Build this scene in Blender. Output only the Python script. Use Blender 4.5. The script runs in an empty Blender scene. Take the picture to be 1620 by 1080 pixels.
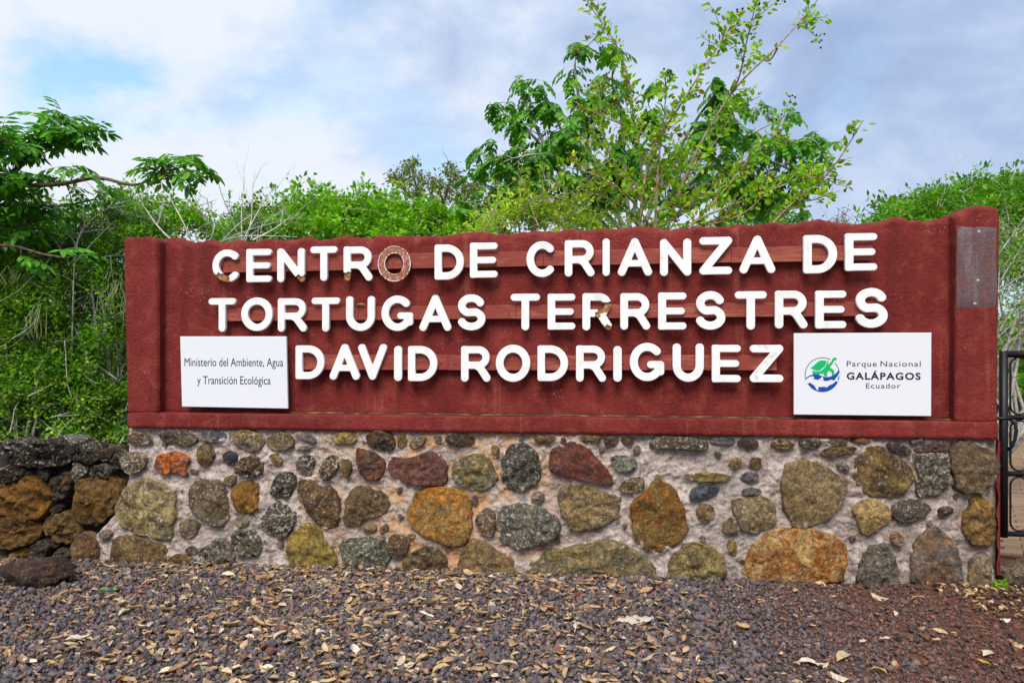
import bpy, math, random
import numpy as np
from mathutils import Vector, noise as mnoise
rng = np.random.default_rng(7)
random.seed(7)
SC = bpy.context.scene
COL = SC.collection
PI = math.pi
# ------------------------------------------------------------------ camera
F = 1200.0; CX = 810.0; HY = 555.0; EYE = 1.5
cam = bpy.data.cameras.new('camera')
camo = bpy.data.objects.new('camera', cam); COL.objects.link(camo)
camo.location = (0, 0, EYE); camo.rotation_euler = (PI/2, 0, 0)
cam.sensor_width = 36; cam.lens = 36*F/1620.0
cam.shift_y = (HY-540)/1620.0
cam.clip_start = .05; cam.clip_end = 3000
SC.camera = camo
SC.view_settings.view_transform = 'Standard'
SC.view_settings.look = 'None'
SC.view_settings.exposure = 0.92
SC.view_settings.gamma = 1
SC.view_settings.use_curve_mapping = False
# ------------------------------------------------------------------ sun and sky
SUN_EL, SUN_AZ = math.radians(52), math.radians(190)   # azimuth from +Y clockwise: behind the camera, a little to the left
sd = bpy.data.lights.new('sun', 'SUN'); sd.energy = 2.5; sd.angle = math.radians(34); sd.color = (1, .94, .84)
so = bpy.data.objects.new('sun', sd); COL.objects.link(so)
sv = Vector((math.sin(SUN_AZ)*math.cos(SUN_EL), math.cos(SUN_AZ)*math.cos(SUN_EL), math.sin(SUN_EL)))
so.rotation_euler = sv.to_track_quat('Z', 'Y').to_euler(); so.location = (0, 0, 30)
W = bpy.data.worlds.new('World'); SC.world = W; W.use_nodes = True

class NT:
    """small helper round a node tree"""
    def __init__(s, nt): s.nt = nt; s.n = nt.nodes; s.l = nt.links
    def node(s, t, **kw):
        n = s.n.new(t)
        for k, v in kw.items(): setattr(n, k, v)
        return n
    def link(s, a, b): s.l.new(a, b)
    def put(s, sock, v):
        if isinstance(v, bpy.types.NodeSocket): s.l.new(v, sock)
        else:
            if isinstance(v, tuple) and len(v) == 3 and len(sock.default_value) == 4: v = (*v, 1)
            sock.default_value = v
    def math(s, op, a, b=0.0, c=None, clamp=False):
        n = s.node('ShaderNodeMath', operation=op, use_clamp=clamp)
        s.put(n.inputs[0], a); s.put(n.inputs[1], b)
        if c is not None: s.put(n.inputs[2], c)
        return n.outputs[0]
    def vmath(s, op, a, b=(0, 0, 0)):
        n = s.node('ShaderNodeVectorMath', operation=op)
        s.put(n.inputs[0], a); s.put(n.inputs[1], b)
        return n.outputs[1] if op in ('DISTANCE', 'LENGTH', 'DOT_PRODUCT') else n.outputs[0]
    def mix(s, f, a, b, blend='MIX'):
        n = s.node('ShaderNodeMix', data_type='RGBA', blend_type=blend)
        s.put(n.inputs[0], f); s.put(n.inputs[6], a); s.put(n.inputs[7], b)
        return n.outputs[2]
    def noise(s, vec, scale, detail=4, rough=.55, out=0, dist=0.0, typ='FBM'):
        n = s.node('ShaderNodeTexNoise'); n.inputs['Scale'].default_value = scale
        n.inputs['Detail'].default_value = detail; n.inputs['Roughness'].default_value = rough
        n.inputs['Distortion'].default_value = dist
        if vec is not None: s.l.new(vec, n.inputs['Vector'])
        return n.outputs[out]
    def voro(s, vec, scale, feature='F1', out='Distance', rnd=1.0):
        n = s.node('ShaderNodeTexVoronoi', feature=feature); n.inputs['Scale'].default_value = scale
        n.inputs['Randomness'].default_value = rnd
        if vec is not None: s.l.new(vec, n.inputs['Vector'])
        return n.outputs[out]
    def ramp(s, f, stops, interp='LINEAR'):
        n = s.node('ShaderNodeValToRGB'); r = n.color_ramp; r.interpolation = interp
        while len(r.elements) < len(stops): r.elements.new(.5)
        for e, (p, c) in zip(r.elements, stops):
            e.position = p; e.color = (*c, 1) if isinstance(c, tuple) else (c, c, c, 1)
        s.put(n.inputs[0], f); return n.outputs[0]
    def step(s, f, a, b, smooth=True):
        n = s.node('ShaderNodeMapRange', interpolation_type='SMOOTHSTEP' if smooth else 'LINEAR')
        s.put(n.inputs[0], f); n.inputs[1].default_value = a; n.inputs[2].default_value = b
        return n.outputs[0]
    def scale(s, vec, v):
        n = s.node('ShaderNodeMapping'); n.inputs['Scale'].default_value = v; s.l.new(vec, n.inputs['Vector']); return n.outputs[0]
    def sep(s, vec):
        n = s.node('ShaderNodeSeparateXYZ'); s.l.new(vec, n.inputs[0]); return n.outputs

def setup_world():
    t = NT(W.node_tree); t.n.clear()
    sky = t.node('ShaderNodeTexSky', sky_type='NISHITA')
    sky.sun_disc = False; sky.sun_elevation = SUN_EL; sky.sun_rotation = SUN_AZ
    sky.air_density = 1.0; sky.dust_density = 1.0; sky.ozone_density = 1.5
    g = t.node('ShaderNodeTexCoord').outputs['Generated']
    x, y, z = t.sep(g)
    # clouds: stretched, layered noise on the direction
    q = t.scale(g, (1, 1, 1.7))
    big = t.noise(q, 1.9, 6, .55, dist=.4)
    mid = t.noise(q, 5.2, 6, .6, dist=.3)
    # a clear gap in the upper left, as where the photograph shows blue
    d = Vector((-640, 1200, 445)).normalized()
    gp = t.vmath('SUBTRACT', g, tuple(d))
    gp = t.scale(gp, (1, 1, 2.1))
    gd = t.vmath('LENGTH', gp)
    gap = t.math('ADD', gd, t.math('MULTIPLY', t.math('SUBTRACT', t.noise(q, 4.2, 6, .6), .5), .50))
    cover = t.step(gap, -.05, .11)
    cover = t.math('MAXIMUM', cover, .22)
    # elsewhere in the sky: thin places in the deck
    thin = t.step(big, .60, .74)
    cover = t.math('MULTIPLY', cover, t.math('SUBTRACT', 1.0, t.math('MULTIPLY', thin, .35)))
    # brightness of the deck: whiter to the left and low, blue grey to the right
    side = t.step(t.math('ADD', x, t.math('MULTIPLY', t.math('SUBTRACT', big, .5), 1.3)), -.35, .6)
    shade = t.math('ADD', t.math('MULTIPLY', side, .62), t.math('MULTIPLY', t.math('SUBTRACT', mid, .5), 1.6), clamp=True)
    low = t.step(z, .06, .30)
    shade = t.math('MULTIPLY', shade, t.math('ADD', .45, t.math('MULTIPLY', low, .55)))
    cl = t.ramp(shade, [(0, (3.95, 4.2, 4.6)), (.25, (3.0, 3.48, 4.4)), (.6, (2.05, 2.6, 3.75)), (1, (1.5, 2.0, 3.15))])
    skyc = t.mix(1.0, sky.outputs[0], (.9, 1.2, 1.2), 'MULTIPLY')
    # thin white rim round the gap
    c = t.mix(cover, skyc, cl)
    bg = t.node('ShaderNodeBackground'); t.link(c, bg.inputs[0]); bg.inputs[1].default_value = SKYS
    o = t.node('ShaderNodeOutputWorld'); t.link(bg.outputs[0], o.inputs[0])
SKYS = .115
setup_world()
SC.cycles.max_bounces = 6; SC.cycles.diffuse_bounces = 3; SC.cycles.transparent_max_bounces = 8
SC.cycles.caustics_reflective = False; SC.cycles.caustics_refractive = False

# ------------------------------------------------------------------ mesh helpers
class MB:
    """collects vertices and faces (numpy) and links them as ONE mesh object"""
    def __init__(s): s.v = []; s.f3 = []; s.f4 = []; s.n = 0
    def add(s, v, f3=None, f4=None):
        v = np.asarray(v, float).reshape(-1, 3)
        if f3 is not None and len(f3): s.f3.append(np.asarray(f3, int).reshape(-1, 3)+s.n)
        if f4 is not None and len(f4): s.f4.append(np.asarray(f4, int).reshape(-1, 4)+s.n)
        s.v.append(v); s.n += len(v)
    def mesh(s, name, mats, smooth=False):
        me = bpy.data.meshes.new(name)
        v = np.concatenate(s.v) if s.v else np.zeros((0, 3))
        f3 = np.concatenate(s.f3) if s.f3 else np.zeros((0, 3), int)
        f4 = np.concatenate(s.f4) if s.f4 else np.zeros((0, 4), int)
        nl = f3.size+f4.size; nf = len(f3)+len(f4)
        me.vertices.add(len(v)); me.vertices.foreach_set('co', v.astype(np.float32).ravel())
        me.loops.add(nl); me.loops.foreach_set('vertex_index', np.concatenate([f3.ravel(), f4.ravel()]).astype(np.int32))
        me.polygons.add(nf)
        st = np.concatenate([np.arange(len(f3))*3, f3.size+np.arange(len(f4))*4]).astype(np.int32)
        me.polygons.foreach_set('loop_start', st)
        me.polygons.foreach_set('use_smooth', np.full(nf, bool(smooth)))
        me.update(calc_edges=True); me.validate()
        for m in (mats if isinstance(mats, (list, tuple)) else [mats]): me.materials.append(m)
        return me
    def build(s, name, mats, parent=None, smooth=False):
        return link(name, s.mesh(name, mats, smooth), parent)

def link(name, data, parent=None):
    o = bpy.data.objects.new(name, data); COL.objects.link(o)
    if parent is not None: o.parent = parent
    return o
def tag(o, label=None, cat=None, group=None, kind=None):
    if label: o['label'] = label
    if cat: o['category'] = cat
    if group: o['group'] = group
    if kind: o['kind'] = kind
    return o
def thing(name, label, cat, loc, rz=0.0, group=None):
    o = bpy.data.objects.new(name, None); COL.objects.link(o)
    o.location = loc; o.rotation_euler = (0, 0, rz); o.empty_display_size = .1
    return tag(o, label, cat, group)

def grid_faces(nu, nv, closed_u=False):
    i = np.arange(nv-1)[:, None]; j = np.arange(nu if closed_u else nu-1)[None, :]
    j2 = (j+1) % nu
    a = i*nu+j; b = i*nu+j2; c = (i+1)*nu+j2; d = (i+1)*nu+j
    return np.stack([a, b, c, d], -1).reshape(-1, 4)
def tube(mb, pts, rad, sides=6, cap=True):
    pts = np.asarray(pts, float); n = len(pts)
    rad = np.broadcast_to(np.asarray(rad, float), (n,))
    tg = np.gradient(pts, axis=0); tg /= np.linalg.norm(tg, axis=1)[:, None]+1e-9
    ref = np.array([0, 0, 1.]) if abs(tg[0][2]) < .9 else np.array([1., 0, 0])
    vs = []
    a = np.arange(sides)/sides*2*PI
    s1 = np.cross(tg[0], ref); s1 /= np.linalg.norm(s1)+1e-9
    for k in range(n):
        s1 = s1-tg[k]*np.dot(s1, tg[k]); s1 /= np.linalg.norm(s1)+1e-9
        s2 = np.cross(tg[k], s1)
        vs.append(pts[k]+rad[k]*(np.cos(a)[:, None]*s1+np.sin(a)[:, None]*s2))
    v = np.concatenate(vs); f = grid_faces(sides, n, True)
    f3 = []
    if cap:
        v = np.concatenate([v, pts[:1], pts[-1:]]); m = n*sides
        for q in range(sides):
            f3.append((m, (q+1) % sides, q)); f3.append((m+1, m-sides+q, m-sides+(q+1) % sides))
    mb.add(v, f3, f)
def box(mb, lo, hi):
    x0, y0, z0 = lo; x1, y1, z1 = hi
    v = [(x0,y0,z0),(x1,y0,z0),(x1,y1,z0),(x0,y1,z0),(x0,y0,z1),(x1,y0,z1),(x1,y1,z1),(x0,y1,z1)]
    mb.add(v, None, [(0,3,2,1),(4,5,6,7),(0,1,5,4),(1,2,6,5),(2,3,7,6),(3,0,4,7)])
def fbm(p, sc, oc=3, seed=0.0):
    """value noise for python-side displacement, -1..1 roughly"""
    return mnoise.fractal(Vector((p[0]*sc+seed, p[1]*sc-seed, p[2]*sc+seed*.7)), 1.0, 2.0, oc)

# ------------------------------------------------------------------ materials
def new_mat(name):
    m = bpy.data.materials.new(name); m.use_nodes = True; t = NT(m.node_tree); t.n.clear()
    o = t.node('ShaderNodeOutputMaterial'); b = t.node('ShaderNodeBsdfPrincipled')
    t.link(b.outputs[0], o.inputs[0]); b.inputs['Roughness'].default_value = .8
    b.inputs['Specular IOR Level'].default_value = .3
    return m, t, b, o
def bump(t, b, h, dist=.01, strength=1.0, prev=None):
    n = t.node('ShaderNodeBump'); n.inputs['Strength'].default_value = strength; n.inputs['Distance'].default_value = dist
    t.put(n.inputs['Height'], h)
    if prev is not None: t.link(prev, n.inputs['Normal'])
    if b is not None: t.link(n.outputs[0], b.inputs['Normal'])
    return n.outputs[0]
def objco(t): return t.node('ShaderNodeTexCoord').outputs['Object']
M = {}

def m_red():
    m, t, b, o = new_mat('maroon_paint'); c = objco(t)
    n1 = t.noise(c, 1.7, 5, .6); n2 = t.noise(c, 9, 5, .6)
    col = t.mix(t.step(n1, .3, .7), (.148, .0165, .0145), (.222, .0300, .0265))
    col = t.mix(t.math('MULTIPLY', t.step(n2, .48, .68), .55), col, (.27, .058, .042))
    col = t.mix(1.0, col, t.ramp(t.noise(c, 38, 5, .7), [(.32, .82), (.5, 1.0), (.68, 1.12)]), 'MULTIPLY')
    # vertical streaks where rain runs down
    sx = t.scale(c, (9, 9, .7)); st = t.noise(sx, 1.0, 4, .6)
    col = t.mix(t.math('MULTIPLY', t.step(st, .50, .68), .45), col, (.095, .012, .010))
    col = t.mix(t.math('MULTIPLY', t.step(t.noise(t.scale(c, (13, 13, .5)), 1.3, 3, .6), .60, .72), .30), col, (.36, .11, .085))
    # pale worn scrapes
    w = t.math('MULTIPLY', t.step(t.noise(t.scale(c, (2.2, 2.2, 1.0)), 2.1, 6, .7), .60, .74), t.step(t.noise(c, 30, 3, .6), .42, .7))
    col = t.mix(t.math('MULTIPLY', w, .35), col, (.36, .10, .065))
    # small white flecks and drips of paint, in patches
    dr = t.voro(t.scale(c, (1, 1, .4)), 70)
    pm = t.step(t.noise(t.scale(c, (1, 1, 2)), 3.3, 4, .6), .565, .63)
    fl = t.math('MULTIPLY', t.math('LESS_THAN', dr, .12), pm)
    col = t.mix(t.math('MULTIPLY', fl, .75), col, (.6, .45, .42))
    t.link(col, b.inputs['Base Color']); b.inputs['Roughness'].default_value = .75; b.inputs['Specular IOR Level'].default_value = .18
    n = bump(t, None, t.noise(c, 55, 6, .7), .012, 1.0)
    n = bump(t, None, t.noise(c, 14, 4, .6), .01, .5, n)
    bump(t, b, t.noise(c, 125, 3, .7), .006, .9, n)
    return m
def m_batten():
    m, t, b, o = new_mat('batten_paint'); c = objco(t)
    g = t.noise(t.scale(c, (2.0, 30, 30)), 3.0, 5, .7)
    col = t.mix(g, (.17, .026, .019), (.27, .050, .034))
    w = t.math('MULTIPLY', t.step(t.noise(t.scale(c, (1, 3, 3)), 3.5, 5, .7), .48, .62), t.step(g, .35, .6))
    col = t.mix(t.math('MULTIPLY', w, .6), col, (.38, .13, .075))
    t.link(col, b.inputs['Base Color']); b.inputs['Roughness'].default_value = .55
    bump(t, b, g, .003, .5); return m
def m_mortar():
    m, t, b, o = new_mat('mortar'); c = objco(t)
    n1 = t.noise(c, 2.0, 5, .6); n2 = t.noise(c, 16, 6, .7); n3 = t.noise(c, 70, 4, .7)
    col = t.mix(t.step(n2, .34, .66), (.36, .285, .26), (.66, .57, .53))
    # orange stains
    x, y, z = t.sep(c)
    st = t.math('MULTIPLY', t.step(t.math('ABSOLUTE', t.math('SUBTRACT', x, 2.35)), 1.25, .2), .9)
    st = t.math('MULTIPLY', t.math('ADD', st, .08), t.step(t.noise(c, 5.5, 5, .65), .40, .58))
    col = t.mix(st, col, (.60, .33, .16))
    # grime low down and to the right
    gr = t.math('MULTIPLY', t.step(t.math('ADD', x, t.math('MULTIPLY', n1, 1.2)), 4.9, 5.9), t.step(t.noise(c, 7, 4, .6), .35, .6))
    col = t.mix(t.math('MULTIPLY', gr, .5), col, (.16, .12, .09))
    col = t.mix(t.math('MULTIPLY', t.step(n1, .50, .64), .45), col, (.30, .255, .225))
    col = t.mix(t.math('MULTIPLY', t.step(t.noise(c, 17, 5, .75), .53, .62), .70), col, (.19, .145, .105))
    col = t.mix(t.math('MULTIPLY', t.step(n3, .52, .7), .6), col, (.16, .13, .12))
    col = t.mix(t.math('MULTIPLY', t.step(t.noise(c, 110, 3, .7), .58, .7), .6), col, (.78, .72, .68))
    t.link(col, b.inputs['Base Color']); b.inputs['Roughness'].default_value = .95
    n = bump(t, None, n2, .03, .9); n = bump(t, None, t.noise(c, 48, 5, .75), .014, 1.0, n)
    bump(t, b, t.voro(c, 140), .003, .6, n)
    return m
def m_stone():
    """field stone: main colour = object colour, second colour and lichen amount from object properties"""
    m, t, b, o = new_mat('field_stone'); c0 = objco(t)
    oi = t.node('ShaderNodeObjectInfo')
    def attr(n): return t.node('ShaderNodeAttribute', attribute_type='OBJECT', attribute_name=n)
    rnd = t.math('MULTIPLY', oi.outputs['Random'], 37.0)
    cv = t.node('ShaderNodeCombineXYZ'); t.link(rnd, cv.inputs[0]); t.link(rnd, cv.inputs[2])
    c = t.vmath('ADD', c0, cv.outputs[0])
    c2 = attr('tint').outputs['Color']; li = attr('lichen').outputs['Fac']; po = attr('porous').outputs['Fac']
    n1 = t.noise(c, 9, 6, .65, dist=.6); n2 = t.noise(c, 42, 6, .75); n3 = t.noise(c, 130, 4, .7)
    col = t.mix(t.step(n1, .36, .62), oi.outputs['Color'], c2)
    col = t.mix(1.0, col, t.ramp(n2, [(.30, .35), (.45, 1.0), (.55, 1.3), (.70, 1.9)]), 'MULTIPLY')
    col = t.mix(1.0, col, t.ramp(t.noise(c, 17, 5, .7), [(.32, .50), (.5, 1.0), (.68, 1.35)]), 'MULTIPLY')
    col = t.mix(t.math('MULTIPLY', t.step(n3, .54, .74), .45), col, t.mix(.5, col, (.62, .54, .38)))
    col = t.mix(t.math('MULTIPLY', t.step(n3, .44, .30), .5), col, t.mix(.8, col, (.015, .012, .01)))
    pt = t.step(t.noise(c, 15, 6, .75, dist=.8), .54, .62)
    col = t.mix(t.math('MULTIPLY', pt, .38), col, t.mix(.55, t.mix(1.0, col, (1.9, 1.7, 1.3), 'MULTIPLY'), (.34, .22, .07)))
    cr = t.math('ABSOLUTE', t.math('SUBTRACT', t.noise(c, 13, 6, .7, dist=1.2), .5))
    col = t.mix(t.math('MULTIPLY', t.step(cr, .022, .003), .6), col, (.016, .012, .009))
    # dark pores
    pv = t.voro(t.vmath('ADD', c, t.vmath('MULTIPLY', t.noise(c, 30, 2, .5, out=1), (.03, .03, .03))), 85)
    pore = t.math('MULTIPLY', t.step(pv, .30, .12), t.math('MULTIPLY', po, t.step(t.noise(c, 20, 3, .5), .42, .55)))
    col = t.mix(t.math('MULTIPLY', pore, .85), col, (.02, .016, .013))
    # crusts of pale lichen
    ln = t.math('MULTIPLY', t.step(t.math('ADD', t.noise(c, 48, 4, .7), t.math('MULTIPLY', li, .15)), .655, .70), t.math('MINIMUM', t.math('MULTIPLY', li, 3.0), 1.0))
    col = t.mix(t.math('MULTIPLY', ln, .75), col, t.mix(t.noise(c, 60, 2), (.30, .28, .19), (.72, .70, .62)))
    hs = t.node('ShaderNodeHueSaturation'); hs.inputs['Saturation'].default_value = 1.05; hs.inputs['Hue'].default_value = .494; hs.inputs['Value'].default_value = 1.12; t.link(col, hs.inputs['Color']); col = hs.outputs[0]
    wl = t.math('MULTIPLY', t.step(t.noise(c, 24, 3, .6), .645, .67), t.step(li, .45, .7))
    col = t.mix(t.math('MULTIPLY', wl, .85), col, (.70, .69, .64))
    t.link(col, b.inputs['Base Color']); b.inputs['Roughness'].default_value = .85
    n = bump(t, None, t.step(cr, .0, .05), .02, .8); n = bump(t, None, n1, .04, .7, n)
    n = bump(t, None, n2, .03, 1.0, n)
    n = bump(t, None, t.math('MULTIPLY', pore, -1.0), .008, 1.0, n)
    bump(t, b, n3, .010, 1.0, n)
    return m
def m_plain(name, col, rough=.6, spec=.3, metal=0, bumpsc=None, var=.0):
    m, t, b, o = new_mat(name)
    if var:
        c = objco(t); cc = t.mix(t.noise(c, bumpsc or 30, 5, .65), tuple(x*(1-var) for x in col), tuple(min(1, x*(1+var)) for x in col))
        t.link(cc, b.inputs['Base Color'])
    else: b.inputs['Base Color'].default_value = (*col, 1)
    b.inputs['Roughness'].default_value = rough; b.inputs['Specular IOR Level'].default_value = spec; b.inputs['Metallic'].default_value = metal
    if bumpsc: bump(t, b, t.noise(objco(t), bumpsc*2, 4, .6), .003, .5)
    return m
def m_leaf(name, cols, trans=.45, rough=.45, spec=.35, sc=2.0, lo=.75, hi=1.2):
    """one random colour per leaf (mesh island) or per leaf object"""
    m, t, b, o = new_mat(name)
    g = t.node('ShaderNodeNewGeometry'); oi = t.node('ShaderNodeObjectInfo')
    r = t.math('FRACT', t.math('ADD', g.outputs['Random Per Island'], oi.outputs['Random']))
    n = len(cols); col = t.ramp(r, [(i/(n-1), c) for i, c in enumerate(cols)])
    nz = t.noise(g.outputs['Position'], sc, 3, .6)
    col = t.mix(1.0, col, t.ramp(nz, [(.35, lo), (.65, hi)]), 'MULTIPLY')
    t.link(col, b.inputs['Base Color']); b.inputs['Roughness'].default_value = rough; b.inputs['Specular IOR Level'].default_value = spec
    tr = t.node('ShaderNodeBsdfTranslucent'); t.link(t.mix(1.0, col, (1.0, 1.15, .55), 'MULTIPLY'), tr.inputs[0])
    mx = t.node('ShaderNodeMixShader'); mx.inputs[0].default_value = trans
    t.link(b.outputs[0], mx.inputs[1]); t.link(tr.outputs[0], mx.inputs[2]); t.link(mx.outputs[0], o.inputs[0])
    return m
def m_bark(name, c1, c2, sc=25):
    m, t, b, o = new_mat(name); g = t.node('ShaderNodeNewGeometry')
    n = t.noise(g.outputs['Position'], sc, 5, .7)
    t.link(t.mix(t.step(n, .35, .65), c1, c2), b.inputs['Base Color']); b.inputs['Roughness'].default_value = .9
    bump(t, b, n, .004, .7); return m

M['red'] = m_red(); M['batten'] = m_batten(); M['mortar'] = m_mortar(); M['stone'] = m_stone()

# ------------------------------------------------------------------ frame of the sign wall
# local axes of the wall: x along it (u), y into it (-w), z up (v); its left end stands at WL
WL = np.array([-2.797, 5.502, 0.0]); WR = np.array([3.057, 4.764, 0.0])
WD = (WR-WL)/np.linalg.norm(WR-WL); WN = np.array([WD[1], -WD[0], 0.0]); WN = WN if WN[1] < 0 else -WN
WLEN = float(np.linalg.norm(WR-WL)); WROT = math.atan2(WD[1], WD[0])
def on_wall(px, py, w=0.0):
    """photo pixel -> (u, v) on the wall's plane that stands w in front of the wall's face"""
    d = np.array([(px-CX)/F, 1.0, (HY-py)/F]); o = np.array([0, 0, EYE])
    tt = (w+np.dot(WN, WL-o))/np.dot(WN, d)
    p = o+d*tt
    return float(np.dot(p-WL, WD)), float(p[2])
def wall_pt(u, v, w): return WL+WD*u+WN*w+np.array([0, 0, v])
def P(px, py, z): return np.array([(px-CX)/F*z, z, EYE+(HY-py)/F*z])
def gh(x, y): return float(np.clip(.0097*x, -.05, .06))
# ================================================================== GROUND
def m_ground():
    m, t, b, o = new_mat('ground_soil'); g = t.node('ShaderNodeNewGeometry').outputs['Position']
    n1 = t.noise(g, .9, 5, .6); n2 = t.noise(g, 22, 6, .7)
    x, y, z = t.sep(g)
    red = t.step(t.math('ADD', x, t.math('MULTIPLY', n1, 1.2)), 1.6, 2.7)
    near = t.mix(red, t.mix(n2, (.028, .020, .020), (.075, .055, .05)), t.mix(n2, (.055, .022, .013), (.15, .065, .038)))
    far = t.mix(n2, (.018, .016, .008), (.09, .065, .03))
    col = t.mix(t.step(y, 5.4, 5.8), near, far)
    t.link(col, b.inputs['Base Color']); b.inputs['Roughness'].default_value = .95
    n = bump(t, None, n2, .02, .8); bump(t, b, t.noise(g, 120, 4, .7), .006, .8, n); return m
M['ground'] = m_ground()
def ground():
    def axis(lo, hi, step, far):
        a = list(np.arange(lo, hi+1e-6, step)); k = step; p = a[-1]; q = a[0]; L = []; R = []
        while p < far: k *= 1.5; p += k; R.append(p); q -= k; L.append(q)
        return np.array(L[::-1]+a+R)
    xs = axis(-5, 6, .08, 900); ys = axis(1.5, 9, .08, 900)
    X, Y = np.meshgrid(xs, ys)
    Z = np.zeros_like(X)
    for i in range(X.shape[0]):
        for j in range(X.shape[1]):
            x, y = X[i, j], Y[i, j]
            Z[i, j] = gh(x, y)-.012+(.014*fbm((x, y, 0), 1.6, 3) if abs(x) < 8 and y < 10 else 0)
    mb = MB(); mb.add(np.stack([X, Y, Z], -1), None, grid_faces(len(xs), len(ys)))
    tag(mb.build('ground', M['ground'], smooth=True), kind='structure')
ground()
def gz(x, y): return gh(x, y)-.012+.014*fbm((x, y, 0), 1.6, 3)

# ================================================================== SIGN WALL
wall = thing('sign_wall', 'maroon plastered sign wall with white raised lettering on a rubble stone base', 'sign', tuple(wall_pt(0, 0, 0)), WROT)
def loc(u, v, w): return (u, -w, v)
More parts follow.
